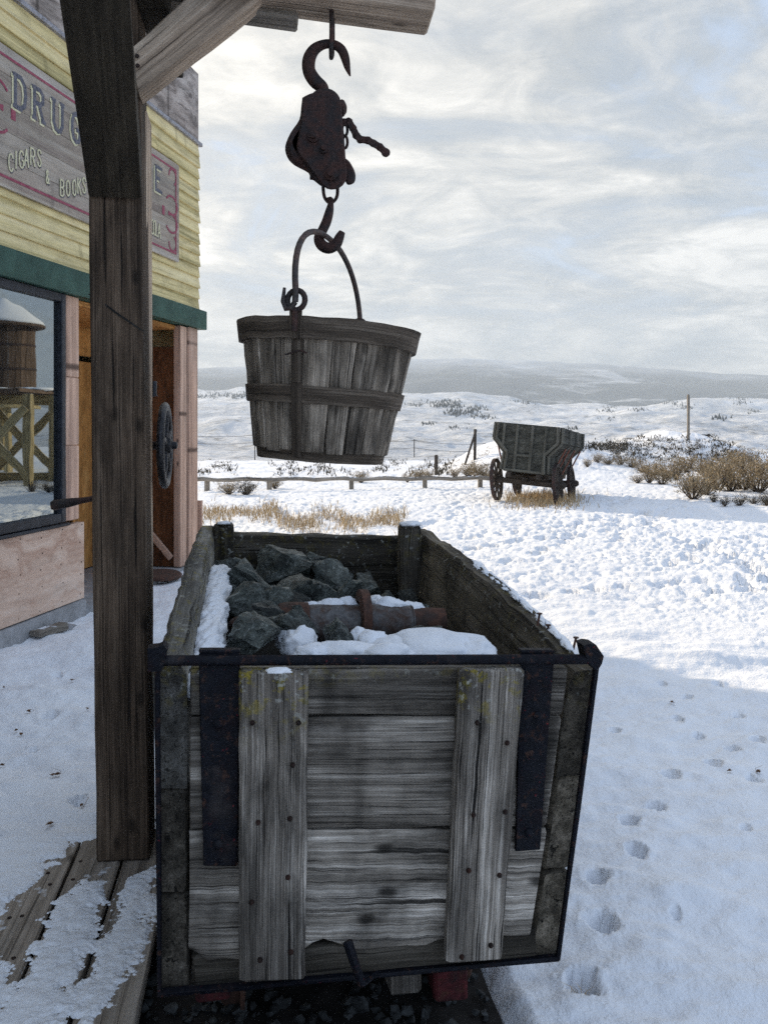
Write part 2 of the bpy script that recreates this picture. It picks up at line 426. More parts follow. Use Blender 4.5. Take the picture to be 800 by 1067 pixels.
M['pink_board'] = wood('pink_board', (.27, .17, .13), (.52, .34, .25), (.63, .45, .35), .4, .35, .9, (.85, 1.1), bmp=.15, fine=.2)
M['pink_ply'] = wood('pink_ply', (.40, .24, .17), (.60, .43, .33), (.68, .53, .43), .3, .15, .8, (.9, 1.08), bmp=.1, fine=.15, warp=.45)
M['parapet'] = wood('parapet', (.12, .095, .08), (.34, .29, .26), (.48, .43, .39), .3, .6, 1.0, (.5, 1.15), bmp=.25, fine=.2, warp=.45)
M['sign_board'] = wood('sign_board', (.20, .155, .14), (.30, .26, .215), (.36, .33, .295), .3, .15, .3, (.8, 1.15), bmp=.2, fine=.25)
M['siding'] = wood('siding', (.22, .195, .075), (.65, .545, .28), (.77, .67, .41), .25, .3, .3, (.76, 1.06), bmp=.1, fine=.2)
M['green'] = plain('green_paint', (.012, .042, .032), (.036, .088, .068), 5, .6)
M['concrete'] = plain('concrete', (.26, .26, .26), (.44, .44, .45), 7, .9)
M['navy'] = plain('navy_paint', (.035, .042, .065), (.16, .155, .18), 40, .6)
M['cream'] = plain('cream_paint', (.46, .43, .27), (.64, .61, .43), 40, .6)
M['maroon'] = plain('maroon_paint', (.20, .025, .06), (.31, .09, .12), 30, .6)
M['window_frame'] = plain('window_frame_paint', (.010, .011, .015), (.03, .033, .042), 12, .5)
M['flashing'] = metal('flashing', (.30, .30, .33), (.12, .11, .11), .3, rough=.5)
M['iron'] = metal('iron', (.028, .022, .021), (.080, .042, .034), .55, rough=.7)
M['block_iron'] = metal('block_iron', (.020, .014, .014), (.065, .032, .026), .65, rough=.75, scale=25)
M['bail_iron'] = metal('bail_iron', (.055, .045, .042), (.12, .075, .06), .5, rough=.65)
M['black_iron'] = metal('black_iron', (.004, .005, .009), (.012, .008, .010), .3, red=.27, rough=.62, metallic=0, spec=.18)
M['red_iron'] = metal('red_iron', (.022, .011, .012), (.085, .018, .020), .7, red=.2, rough=.75, metallic=0, spec=.2)
M['rust'] = metal('rust', (.045, .025, .018), (.10, .046, .030), .6, rough=.85, metallic=.1)
M['nail'] = metal('nail_iron', (.020, .013, .011), (.05, .022, .015), .5, rough=.8, metallic=0, spec=.2)
M['pipe_grey'] = metal('pipe_grey', (.125, .12, .118), (.075, .045, .033), .5, rough=.7, metallic=.2)
M['wheel_iron'] = metal('wheel_iron', (.035, .036, .042), (.07, .068, .07), .4, rough=.45, metallic=.5)
M['brown_rod'] = metal('brown_rod', (.16, .055, .035), (.22, .08, .05), .5, rough=.8, metallic=0)
def rock_mat():
    m, nt, b = newmat('ore_rock'); L = nt.links
    geo = nt.nodes.new('ShaderNodeNewGeometry'); pos = geo.outputs['Position']
    a = noise(nt, pos, 14, 10, .72, .6); c = noise(nt, pos, 70, 5, .7)
    f = math_(nt, 'ADD', math_(nt, 'MULTIPLY', a, .65), math_(nt, 'MULTIPLY', c, .35))
    col = ramp(nt, [(.36, (.006, .008, .007)), (.47, (.034, .041, .036)), (.57, (.10, .115, .10)), (.65, (.36, .375, .35))], f).outputs[0]
    vn = noise(nt, pos, 9, 6, .6, 1.2)
    v1 = ramp(nt, [(.485, 0.0), (.50, 1.0), (.515, 0.0)], vn).outputs[0]
    col = mix(nt, math_(nt, 'MULTIPLY', v1, .45), col, (.40, .42, .39))
    tv = nt.nodes.new('ShaderNodeVectorMath'); tv.operation = 'SCALE'; L.new(col, tv.inputs[0]); L.new(attr(nt, 'tint', 'Fac'), tv.inputs['Scale'])
    L.new(tv.outputs[0], b.inputs['Base Color']); b.inputs['Roughness'].default_value = .5
    bump(nt, b, f, 1.0, .03)
    return m
M['rock'] = rock_mat()
M['gravel'] = plain('gravel', (.008, .008, .009), (.060, .063, .062), 30, .85, .5)
M['dark_earth'] = plain('dark_earth', (.010, .009, .008), (.035, .03, .027), 14, .95)
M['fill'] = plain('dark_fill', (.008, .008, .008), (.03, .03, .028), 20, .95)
M['sage'] = plain('sage_leaf', (.20, .150, .088), (.40, .315, .20), 5, .9, 0)
M['sage_dark'] = plain('sage_dark', (.055, .046, .035), (.13, .11, .075), 5, .9, 0)
M['twig'] = plain('twig', (.05, .035, .025), (.10, .075, .055), 9, .9, 0)
M['dry_grass'] = plain('dry_grass', (.34, .24, .13), (.56, .43, .26), 6, .9, 0)
M['far_wood'] = plain('far_wood', (.020, .026, .028), (.05, .06, .06), .02, .9, 0)
M['leaf'] = plain('dead_leaf', (.10, .05, .025), (.2, .11, .06), 30, .9, 0)

def glass_mat():
    m, nt, b = newmat('window_glass')
    b.inputs['Base Color'].default_value = (.006, .007, .008, 1); b.inputs['Roughness'].default_value = .015
    b.inputs['IOR'].default_value = 3.6
    b.inputs['Specular Tint'].default_value = (.85, .95, 1.0, 1)
    geo = nt.nodes.new('ShaderNodeNewGeometry')
    bump(nt, b, noise(nt, geo.outputs['Position'], 1.6, 2, .5), .05, .02)
    return m
M['glass'] = glass_mat()

def terrain_mat(name, shrubs_and_haze=False, forest=False):
    m, nt, b = newmat(name); L = nt.links
    geo = nt.nodes.new('ShaderNodeNewGeometry'); pos = geo.outputs['Position']
    col = ramp(nt, [(.3, (.80, .82, .86)), (.7, (.87, .88, .90))], noise(nt, pos, .8, 5)).outputs[0]
    if not shrubs_and_haze and not forest:
        d = ramp(nt, [(.60, 0.0), (.78, .35)], noise(nt, pos, 1.7, 7, .7, .3)).outputs[0]
        sp = nt.nodes.new('ShaderNodeSeparateXYZ'); L.new(pos, sp.inputs[0])
        far = nt.nodes.new('ShaderNodeMapRange'); far.inputs[1].default_value = 6; far.inputs[2].default_value = 22; L.new(sp.outputs[1], far.inputs[0])
        col = mix(nt, math_(nt, 'MULTIPLY', d, far.outputs[0]), col, (.30, .25, .19))
        h1 = noise(nt, pos, 9, 6, .62); h2 = noise(nt, pos, 60, 4, .6)
        bump(nt, b, math_(nt, 'ADD', h1, math_(nt, 'MULTIPLY', h2, .18)), .55, .05)
    if shrubs_and_haze:
        shade_veil = ramp(nt, [(.35, .18), (.65, .66)], noise(nt, pos, .0035, 8, .65, .8)).outputs[0]  # bluish-grey haze and cloud shade of the valley, painted into the hill snow
        col = mix(nt, shade_veil, col, (.30, .335, .375))
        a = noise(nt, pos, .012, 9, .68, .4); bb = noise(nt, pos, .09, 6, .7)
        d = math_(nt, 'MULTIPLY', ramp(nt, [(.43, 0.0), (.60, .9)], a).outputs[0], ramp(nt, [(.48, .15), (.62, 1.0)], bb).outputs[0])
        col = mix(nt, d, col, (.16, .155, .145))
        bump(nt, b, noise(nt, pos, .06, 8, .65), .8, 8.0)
    if forest:
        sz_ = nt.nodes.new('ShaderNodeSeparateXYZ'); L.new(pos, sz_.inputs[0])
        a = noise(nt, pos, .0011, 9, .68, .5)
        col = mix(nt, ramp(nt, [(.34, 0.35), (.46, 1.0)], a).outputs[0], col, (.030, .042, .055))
        cloud_fade = ramp(nt, [(.29, 0.0), (.54, .66)], math_(nt, 'ADD', math_(nt, 'DIVIDE', sz_.outputs[2], 1000.0), math_(nt, 'MULTIPLY', math_(nt, 'SUBTRACT', noise(nt, pos, .0016, 6, .6), .5), .35))).outputs[0]
        col = mix(nt, cloud_fade, col, (.62, .66, .72))   # pale fade of the cloud cap, painted into the upper slopes
    L.new(col, b.inputs['Base Color']); b.inputs['Roughness'].default_value = .8
    b.inputs['Specular IOR Level'].default_value = .15
    return m
M['ground'] = terrain_mat('snow_ground'); M['hills'] = terrain_mat('snow_hills', shrubs_and_haze=True); M['mountain'] = terrain_mat('mountain_forest', forest=True)

# ------------------------------------------------------------------ terrain
def vnoise(x, y, seed=0):
    xi = np.floor(x).astype(np.int64); yi = np.floor(y).astype(np.int64); fx = x-xi; fy = y-yi
    fx = fx*fx*fx*(fx*(fx*6-15)+10); fy = fy*fy*fy*(fy*(fy*6-15)+10)
    def h(a, b):
        n = (a*374761393+b*668265263+seed*974711) & 0x7fffffff
        n = ((n ^ (n >> 13))*1274126177) & 0x7fffffff
        n = ((n ^ (n >> 16))*1103515245+12345) & 0x7fffffff
        return ((n >> 8) & 0xffff)/65535.0
    a = h(xi, yi); b = h(xi+1, yi); c = h(xi, yi+1); d = h(xi+1, yi+1)
    return (a*(1-fx)+b*fx)*(1-fy)+(c*(1-fx)+d*fx)*fy-.5
def fbm(x, y, oct=4, seed=0, gain=.5):
    r = 0; a = 1.0
    for i in range(oct):
        r = r+a*vnoise(x, y, seed+i*17); x = x*2.03+11.3; y = y*2.03-7.1; a *= gain
    return r
def sstep(a, b, x):
    t = np.clip((x-a)/(b-a), 0, 1); return t*t*(3-2*t)

TL = np.array([[23, 500], [32, 494], [45, 487], [62, 480], [80, 486], [105, 500], [150, 512], [220, 503], [300, 478.5], [450, 467], [700, 454], [1000, 443], [1500, 430], [2200, 418], [3300, 407]])
TR = np.array([[23, 500], [32, 483], [42, 474], [62, 481], [80, 488], [105, 500], [150, 512], [220, 503], [300, 476], [450, 465], [700, 452], [1000, 443], [1500, 434], [2200, 426], [3300, 419]])
PRINTS = [(655.8, 853, 1), (682, 838, 1), (699, 806, 1), (742.6, 791, 1), (763, 778, .9), (790, 771, 1), (663.6, 888, 1), (622.5, 912, 1.1), (627, 957, 1.2), (604, 1019, 1.3),
          (704, 950, .5), (770, 744, .8), (706, 748, .7), (728, 764, .8), (785, 806, .9), (748, 712, .8), (716, 726, .7), (690, 712, .7), (777, 862, .6), (640, 760, .6), (82, 840, 1.0), (52, 745, 1.2), (60, 700, .8), (830, 757, 1), (35, 780, .6)]
PRW = [(G(a, b), s) for a, b, s in PRINTS]
_r = random.Random(3)
for tr in range(14):       # older tracks across the sunlit field
    x = _r.uniform(-2, 7); y = _r.uniform(7, 11); an = _r.uniform(.2, 2.4)
    for k in range(22):
        x += math.cos(an)*.33; y += math.sin(an)*.33; an += _r.uniform(-.2, .2)
        PRW.append((Vector((x+_r.uniform(-.06, .06), y, 0)), _r.uniform(.9, 1.5)))

def H(X, Y):
    X = np.asarray(X, float); Y = np.asarray(Y, float)
    Yc = np.maximum(Y, 1e-3)
    u = X/np.maximum(Y, 8.0)
    z = np.zeros_like(X)
    ly = np.log(np.maximum(Y, 23.0))
    pl = np.interp(ly, np.log(TL[:, 0]), TL[:, 1]); pr = np.interp(ly, np.log(TR[:, 0]), TR[:, 1])
    k = sstep(.06, .24, u)
    py = pl*(1-k)+pr*k
    farm = sstep(180, 420, Y)
    # rolling hills: the same relief at every scale of distance
    rel = fbm(u*7+3.1, ly*3.3, 5, 5, .5)*17+fbm(u*17+1.7, ly*7.1+4, 4, 9, .5)*6
    py = py-farm*(rel)*np.interp(ly, [5.2, 6.5, 8.1], [.5, 1.0, .75])
    zf = EYE-(py-HZ)/F*Y
    z = np.where(Y > 23.0, zf, 0.0)
    e = np.exp
    sx = np.where(X < 4.4, 1.35, 2.7)
    z = z+1.18*e(-((X-4.4)/sx)**2*.5-((Y-30)/3.6)**2*.5)
    z = z+1.16*e(-(np.abs((X-12.9)/1.9))**2.2*.5-((Y-36)/3.2)**2*.5)
    z = z+0.42*e(-((X-8.3)/2.2)**2*.5-((Y-34)/3)**2*.5)
    mid = sstep(22, 30, Y)*(1-sstep(90, 130, Y))
    z = z+mid*(fbm(X*.9, Y*.5, 4, 31)*.16)
    near = (1-sstep(40, 60, Y))
    lit = sstep(.3, 2.2, (X-(-2.08)+(Y-9.1)*1.0)*.707)      # trodden ground beyond the building's corner line
    ruff = fbm(X*2.1, Y*2.1, 3, 41, .55)*.030+(.80+.6*sstep(-.25, .35, fbm(X*.55, Y*.4, 3, 91)))*(np.maximum(fbm(X*14, Y*12, 4, 51, .65), -.25)*.028-np.maximum(fbm(X*7.3+9, Y*6.2, 3, 57)-.22, 0)*.10)
    soft = fbm(X*1.1+.3*Y, Y*2.3, 3, 61, .5)*.050+fbm(X*4.6+Y*1.2, Y*7.5, 3, 71, .6)*.028
    wv = np.sin((Y*5.2+X*1.1)+fbm(X*.8, Y*.8, 2, 81)*6)*.004
    z = z+near*(lit*ruff+(1-lit)*(soft+wv))
    # snow swept up around the corner of the shop
    z = z+.10*e(-((X+1.5)/.5)**2*.5-((Y-9.6)/.8)**2*.5)
    return z

def prints(X, Y, Z):
    for p, s in PRW:
        r = .036*s if p.y < 6 else .085*s
        m = (np.abs(X-p.x) < r*4) & (np.abs(Y-p.y) < r*4)
        if not m.any(): continue
        d = np.sqrt(((X[m]-p.x)/r)**2+((Y[m]-p.y)/(r*1.15))**2)
        d = d*(1+.45*fbm(X[m]*26, Y[m]*26, 3, 5))+.25*fbm(X[m]*70, Y[m]*70, 2, 15)
        dep = .068*s if p.y < 6 else .06*s
        Z[m] += -dep*(1-sstep(.45, 1.25, d))+.003*s*np.exp(-((d-1.5)/.3)**2)
    return Z

def gridmesh(name, X, Y, Z, mat):
    r, c = X.shape
    me = bpy.data.meshes.new(name); me.vertices.add(r*c)
    me.vertices.foreach_set('co', np.stack([X, Y, Z], -1).astype(np.float32).ravel())
    i = np.arange(r*c).reshape(r, c)
    q = np.stack([i[:-1, :-1], i[:-1, 1:], i[1:, 1:], i[1:, :-1]], -1).reshape(-1, 4)
    me.loops.add(q.size); me.loops.foreach_set('vertex_index', q.ravel().astype(np.int32))
    me.polygons.add(len(q)); me.polygons.foreach_set('loop_start', (np.arange(len(q))*4).astype(np.int32))
    me.update(calc_edges=True); me.validate()
    me.polygons.foreach_set('use_smooth', np.ones(len(q), bool))
    me.materials.append(mat)
    o = bpy.data.objects.new(name, me); COL.objects.link(o); o['kind'] = 'structure'; o['_org'] = (0, 0, 0)
    return o

uf = np.linspace(-.56, .56, 560)
uc = .56+np.cumsum(.004*1.11**np.arange(70)); uc = uc[uc < 32]
U = np.concatenate([-uc[::-1], uf, uc])
rows = [-60, -40, -25, -16, -10, -6, -3.5, -2, -1, -.4, 0, .3, .55, .8, 1.0, 1.2, 1.35]
y = 1.45
while y < 95:
    rows.append(y); y *= 1.0045 if y < 4.5 else (1.0068 if y < 22 else 1.011)
rows.append(95.0)
def sheet(name, rows, mat, U, prn=False):
    R = np.array(rows)
    Yg, Ug = np.meshgrid(R, U, indexing='ij'); Xg = Ug*np.maximum(Yg, 1.45)
    Z = H(Xg, Yg)
    if prn:
        Z = prints(Xg, Yg, Z)
        # the bare strip the cart stands on
        a = (Xg+.148*Yg+.0); bare = sstep(.70, .56, np.abs(a-.28+.02*Yg))*sstep(.8, 1.2, Yg)*sstep(4.3, 3.9, Yg)
        bare = 1-sstep(.0, .12, np.maximum(np.abs(Xg+.148*(Yg-1.9)+.19)-.53, np.abs(Yg-2.6)-1.55))
        Z = Z-.10*bare
    return gridmesh(name, Xg, Yg, Z, mat)
sheet('snow_ground', rows, M['ground'], U, True)
U2 = np.concatenate([np.linspace(-3, -.60, 60)[:-1], np.linspace(-.60, .60, 420), np.linspace(.60, 3, 60)[1:]])
rows2 = [95.0]
while rows2[-1] < 3300: rows2.append(rows2[-1]*1.0105)
sheet('snowy_hills', rows2, M['hills'], U2)
# the forested mountain wall behind the valley
Rm = np.concatenate([np.linspace(3000, 6400, 70), np.linspace(6450, 8000, 12)])
Ym, Um = np.meshgrid(Rm, np.linspace(-2.2, 2.2, 420), indexing='ij'); Xm = Um*Ym
pxm = 400+Um*F
rid = np.interp(pxm, [-400, 0, 205, 300, 400, 480, 560, 640, 720, 800, 1200], [388, 391, 385, 379, 375, 372, 376, 381, 387, 392, 398])
zr = EYE+(HZ-rid)/F*6400
t = np.clip((Ym-3000)/3400, 0, 1)
Zm = -20+(zr+20)*(t**1.25)*(1+.16*fbm(Um*9, Ym/900, 5, 3)*(1-t)*2)+fbm(Um*22, Ym/400, 4, 8)*90*t*(1-.75*t)
Zm = np.where(Ym > 6400, zr*(1-((Ym-6400)/1600)**1.5*.8), Zm)
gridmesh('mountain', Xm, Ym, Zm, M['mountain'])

def hit(px, py, y0=20, y1=3200):
    ys = np.exp(np.linspace(math.log(y0), math.log(y1), 900)); xs = (px-400)/F*ys
    zs = EYE-(py-HZ)/F*ys; h = H(xs, ys)
    w = np.nonzero(h >= zs)[0]
    i = w[0] if len(w) else len(ys)-1
    return Vector((xs[i], ys[i], h[i]))
def h1(x, y): return float(H(np.array([x]), np.array([y]))[0])

# haze over the whole valley
hb = MB(); hb.add([(x, y, z) for z in (-260, 900) for y in (-150, 8600) for x in (-19000, 19000)], [(0, 2, 3, 1), (4, 5, 7, 6), (0, 1, 5, 4), (2, 6, 7, 3), (0, 4, 6, 2), (1, 3, 7, 5)])
hm = bpy.data.materials.new('haze'); hm.use_nodes = True; hnt = hm.node_tree; hnt.nodes.clear()
pv = hnt.nodes.new('ShaderNodeVolumePrincipled'); pv.inputs['Color'].default_value = (.80, .88, .95, 1); pv.inputs['Density'].default_value = 1.15e-4
ho = hnt.nodes.new('ShaderNodeOutputMaterial'); hnt.links.new(pv.outputs[0], ho.inputs['Volume'])
stuffed(hb.build('haze', hm, smooth=False))

# ------------------------------------------------------------------ drug store (wall frame: s along the front from its far corner, out, z)
CX, CY = -2.08, 9.1
_l = math.hypot(.205, 1); D = Vector((-.205/_l, -1/_l, 0)); NO = Vector((1/_l, -.205/_l, 0)); UP = Vector((0, 0, 1))
C0 = Vector((CX, CY, 0))
def W(s, out, z): return C0+D*s+NO*out+UP*z
def wpx(px, py, out=0.0):
    k = (px-400)/F; cx_, cy_ = CX+NO.x*out, CY+NO.y*out
    s = (cx_-k*cy_)/(-D.x+k*D.y)
    Y = cy_+D.y*s
    return s, EYE-(py-HZ)/F*Y
def S(px): return wpx(px, 441)[0]
store = thing('drug_store', 'pale yellow clapboard shop with green fascia and recessed plywood doorway', 'building', C0)
def wbox(mb, s0, s1, o0, o1, z0, z1, along='s', **kw):
    if along == 's':
        q0 = [W(s0, o0, z0), W(s0, o1, z0), W(s0, o1, z1), W(s0, o0, z1)]; q1 = [W(s1, o0, z0), W(s1, o1, z0), W(s1, o1, z1), W(s1, o0, z1)]
    else:
        q0 = [W(s0, o0, z0), W(s0, o1, z0), W(s1, o1, z0), W(s1, o0, z0)]; q1 = [W(s0, o0, z1), W(s0, o1, z1), W(s1, o1, z1), W(s1, o0, z1)]
    mb.beam(q0, q1, **kw)
SE = 12.0
zf0, zf1, zs1, zp1 = 2.65, 2.87, 4.70, 5.50
# shell: side wall at the far end, back, flat roof behind the false front
m = MB(); wbox(m, 0.0, .1, -6, -.16, -.2, 4.4, jit=0, seg=1); wbox(m, SE-.1, SE, -6, -.16, -.2, 4.4, jit=0, seg=1); wbox(m, .1, SE-.1, -6, -5.9, -.2, 4.4, jit=0, seg=1)
m.build('side_wall', M['siding'], store)
m = MB(); wbox(m, -.15, SE+.1, -6.2, -.17, 4.41, 4.55, jit=0, seg=1); m.build('roof', M['parapet'], store)
m = MB(); wbox(m, 0.02, SE, -.15, -.03, 2.66, 5.42, jit=0, seg=1); m.build('false_front', M['parapet'], store)
# clapboards
m = MB(); n = 15; hgt = (zs1-zf1)/n
for i in range(n):
    z0 = zf1+i*hgt
    br = [0.0]+sorted(rng.uniform(1, 11) for _ in range(2))+[SE]
    for a, b in zip(br[:-1], br[1:]):
        q = lambda s: [W(s, -.03, z0-.012), W(s, .034, z0-.012), W(s, .012, z0+hgt), W(s, -.03, z0+hgt)]
        m.beam(q(a+.002+(rng.uniform(-.02, .01) if a == 0 else 0)), q(b-.002), seg=10, bev=.003, jit=.0012, tint=rng.uniform(.9, 1.08))
m.build('clapboard_siding', M['siding'], store)
m = MB()
for a, b, top in ((0.0, 1.22, zp1), (1.225, 2.44, zp1+.02), (2.445, 4.8, zp1), (4.805, 7.2, zp1), (7.205, SE, zp1)):
    wbox(m, a, b, -.03, .014, zs1+.03, top, seg=2, bev=.004)
m.build('parapet_boards', M['parapet'], store)
m = MB(); wbox(m, -.03, SE, -.02, .05, zs1-.01, zs1+.028, jit=.001, seg=12, bev=.003); m.build('flashing_strip', M['flashing'], store)
m = MB(); wbox(m, -.09, SE, -.1, .075, zf0, zf1-.012, seg=14, bev=.006, jit=.001); m.build('green_fascia', M['green'], store)
# lower front: window, plywood, doorway
sw = S(66.5); sg = S(59); sd0 = S(84); sd1 = S(188.5)
zwb = .80
wf = MB()
wbox(wf, sw, sw+.058, -.05, .022, zwb, zf0-.004, along='z', jit=.0005); wbox(wf, sw+2.7, sw+2.78, -.05, .022, zwb, zf0-.004, along='z')
wbox(wf, sw+.060, sw+2.698, -.05, .022, zwb, zwb+.075, jit=.0005); wbox(wf, sw+.060, sw+2.698, -.05, .022, zf0-.07, zf0-.004, jit=.0005)
win = wf.build('window', M['window_frame'], store)
m = MB(); m.add([W(sw+.05, -.018, zwb+.05), W(sw+2.72, -.018, zwb+.05), W(sw+2.72, -.018, zf0-.05), W(sw+.05, -.018, zf0-.05)], [(0, 1, 2, 3)]); m.add([W(sw+.05, -.026, zwb+.05), W(sw+2.72, -.026, zwb+.05), W(sw+2.72, -.026, zf0-.05), W(sw+.05, -.026, zf0-.05)], [(3, 2, 1, 0)])
m.build('pane', M['glass'], win)
m = MB(); wbox(m, sw-.02, sw+2.9, .0225, .05, zwb-.028, zwb-.002, jit=.0008, seg=8); m.build('sill', M['window_frame'], win)
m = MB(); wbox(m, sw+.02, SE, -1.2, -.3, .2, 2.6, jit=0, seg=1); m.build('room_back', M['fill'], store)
# boards beside the window
m = MB(); z = zwb+.004
for zt in (1.42, 1.98, zf0-.003):
    wbox(m, S(80.5), sw-.003, -.05, .018, z, zt-.003, along='z', jit=.0006); z = zt
m.build('pink_jamb_board', M['pink_board'], store)
m = MB(); wbox(m, S(85.5), S(85.5)+2.44, -.05, .02, .13, zwb-.03, seg=2, bev=.003); wbox(m, S(85.5)+2.444, S(85.5)+4.9, -.05, .02, .13, zwb-.03, seg=2, bev=.003)
pp = m.build('plywood_panel', M['pink_ply'], store)
m = MB()
for i in range(10):
    for zz2 in (.17, .33, .46, .60, .735):
        s_ = S(85.5)+.05+i*.27+rng.uniform(-.02, .02)
        m = MB(); m.lathe([(.0065, 0), (.005, .003)], W(s_, .0195, zz2+rng.uniform(-.02, .02)), NO, 8); m.build('nail_head', M['nail'], pp)
m = MB(); wbox(m, S(86)-.0, SE, -.2, .045, -.3, .125, seg=12, bev=.012, jit=.004); wbox(m, -.06, S(86)-.01, -1.35, .03, -.3, .06, seg=6, bev=.012, jit=.004)
m.build('foundation', M['concrete'], store)
# recessed doorway
rec = -.95
m = MB(); wbox(m, S(84.5), S(84.5)+.03, rec, -.052, .065, 2.64, along='z', seg=2, jit=0); m.build('entry_wall', M['orange_ply'], store)
m = MB(); wbox(m, sd1-.02, S(84.5), rec-.05, rec, .065, 2.25, along='z', seg=2, jit=0); wbox(m, sd1-.02, S(84.5), rec-.05, rec, 2.31, 2.64, along='z', seg=2, jit=0)
m.build('entry_back', M['orange_ply'], store)
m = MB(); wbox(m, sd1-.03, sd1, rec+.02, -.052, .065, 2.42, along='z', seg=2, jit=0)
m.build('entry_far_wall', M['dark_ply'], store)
m = MB(); wbox(m, sd1+.002, sd1+.028, rec+.06, rec+.15, .12, .2, seg=1, jit=0); 
m.plank(W(sd1+.02, -.84, .95), W(sd1+.02, -.10, .16), .07, .03, UP, seg=3); m.build('diagonal_brace', M['pink_board'], store)
m = MB(); wbox(m, sd1-.02, S(84.5), -.92, -.052, 2.60, 2.645, jit=0, seg=1); m.build('entry_ceiling', M['orange_ply'], store)
m = MB()
wbox(m, S(193.5), S(187.0), -.07, .012, .07, 2.642, along='z', jit=.0006); wbox(m, S(203.5), S(194.2), -.05, .03, .07, 2.645, along='z', jit=.0006); wbox(m, .0, S(204), -.06, .004, .07, 2.645, along='z', jit=.0006)
m.build('door_jamb', M['pink_board'], store)
m = MB(); wbox(m, -.035, -.004, -.22, .05, .12, .74, along='z', jit=.002); m.build('corner_board', M['pink_board'], store)

# ---- sign board with stroke lettering
FONT = {
 'D': [[(0, 0), (0, 1)], [(0, 1), (.35, 1), (.6, .82), (.66, .5), (.6, .18), (.35, 0), (0, 0)]],
 'R': [[(0, 0), (0, 1)], [(0, 1), (.4, 1), (.58, .88), (.58, .64), (.4, .52), (0, .52)], [(.3, .52), (.62, 0)]],
 'U': [[(0, 1), (0, .25), (.14, .05), (.32, 0), (.5, .05), (.64, .25), (.64, 1)]],
 'G': [[(.62, .8), (.5, .95), (.33, 1), (.13, .9), (.02, .65), (.02, .35), (.13, .1), (.33, 0), (.52, .06), (.62, .2), (.62, .45), (.4, .45)]],
 'S': [[(.56, .82), (.44, .97), (.28, 1), (.1, .93), (.04, .76), (.14, .6), (.46, .43), (.58, .26), (.5, .07), (.3, 0), (.12, .04), (.02, .2)]],
 'T': [[(0, 1), (.66, 1)], [(.33, 1), (.33, 0)]],
 'O': [[(.33, 1), (.12, .9), (.02, .65), (.02, .35), (.12, .1), (.33, 0), (.54, .1), (.64, .35), (.64, .65), (.54, .9), (.33, 1)]],
 'E': [[(.58, 1), (0, 1), (0, 0), (.58, 0)], [(0, .52), (.42, .52)]],
 'C': [[(.6, .8), (.48, .96), (.32, 1), (.12, .9), (.02, .65), (.02, .35), (.12, .1), (.32, 0), (.48, .04), (.6, .2)]],
 'I': [[(.1, 0), (.1, 1)]],
 'A': [[(0, 0), (.3, 1), (.6, 0)], [(.1, .35), (.5, .35)]],
 'B': [[(0, 0), (0, 1), (.36, 1), (.52, .88), (.52, .64), (.36, .53), (0, .53)], [(.36, .53), (.58, .4), (.58, .14), (.38, 0), (0, 0)]],
 'K': [[(0, 0), (0, 1)], [(.55, 1), (0, .42)], [(.18, .6), (.6, 0)]],
 'L': [[(0, 1), (0, 0), (.5, 0)]],
 '&': [[(.6, .02), (.15, .68), (.14, .88), (.27, 1), (.4, .88), (.38, .72), (.08, .36), (.06, .14), (.22, 0), (.42, .08), (.58, .38)]],
}
def stroke(mb, pts, wd, out, thick=.004):
    """flat ribbon along points given in wall coordinates (s, z)"""
    for (s0, z0), (s1, z1) in zip(pts[:-1], pts[1:]):
        dx, dz = s1-s0, z1-z0; l = math.hypot(dx, dz) or 1e-6
        nx, nz = -dz/l*wd/2, dx/l*wd/2; ex, ez = dx/l*wd*.3, dz/l*wd*.3
        a = [(s0-ex+nx, z0-ez+nz), (s1+ex+nx, z1+ez+nz), (s1+ex-nx, z1+ez-nz), (s0-ex-nx, z0-ez-nz)]
        out2 = out+rng.uniform(0, .0006)
        mb.prism([W(s, out2, z) for s, z in a], NO*thick)
def letter(mb, ch, s, z, hgt, wd, out, serif=False, wscale=1.0, dirs=-1, tilt=0.0):
    for st in FONT[ch]:
        stroke(mb, [(s+dirs*hgt*x*wscale, z+hgt*yy+tilt*x*hgt) for x, yy in st], wd, out)
        if serif:
            for x, yy in (st[0], st[-1]):
                if yy in (0, 1) and ch in 'DRUTE':
                    stroke(mb, [(s+dirs*hgt*(x*wscale-.09), z+hgt*yy), (s+dirs*hgt*(x*wscale+.09), z+hgt*yy)], wd*.8, out)
sA = wpx(185.5, 441, .05)[0]; sB = sA+4.3
_, zst = wpx(185, 172, .05); _, zsb = wpx(185, 273, .05)
sign = thing('shop_sign', 'weathered wooden sign with maroon border and navy lettering above the window', 'sign', W(sA, .036, zsb))
m = MB(); nb = 5; hb_ = (zst-zsb)/nb
for i in range(nb):
    wbox(m, sA, sB, .036, .062, zsb+i*hb_+.001, zsb+(i+1)*hb_-.001, seg=8, bev=.002, jit=.0004)
m.build('board', M['sign_board'], sign)
so_ = .0635
m = MB(); e = .075
stroke(m, [(sA+e, zsb+e*1.0), (sB-e, zsb+e)], .020, so_, .002); stroke(m, [(sA+e, zst-e), (sB-e, zst-e)], .020, so_, .002)
stroke(m, [(sA+e, zsb+e), (sA+e, zst-e)], .020, so_, .002); stroke(m, [(sB-e, zsb+e), (sB-e, zst-e)], .020, so_, .002)
m.build('border', M['maroon'], sign)
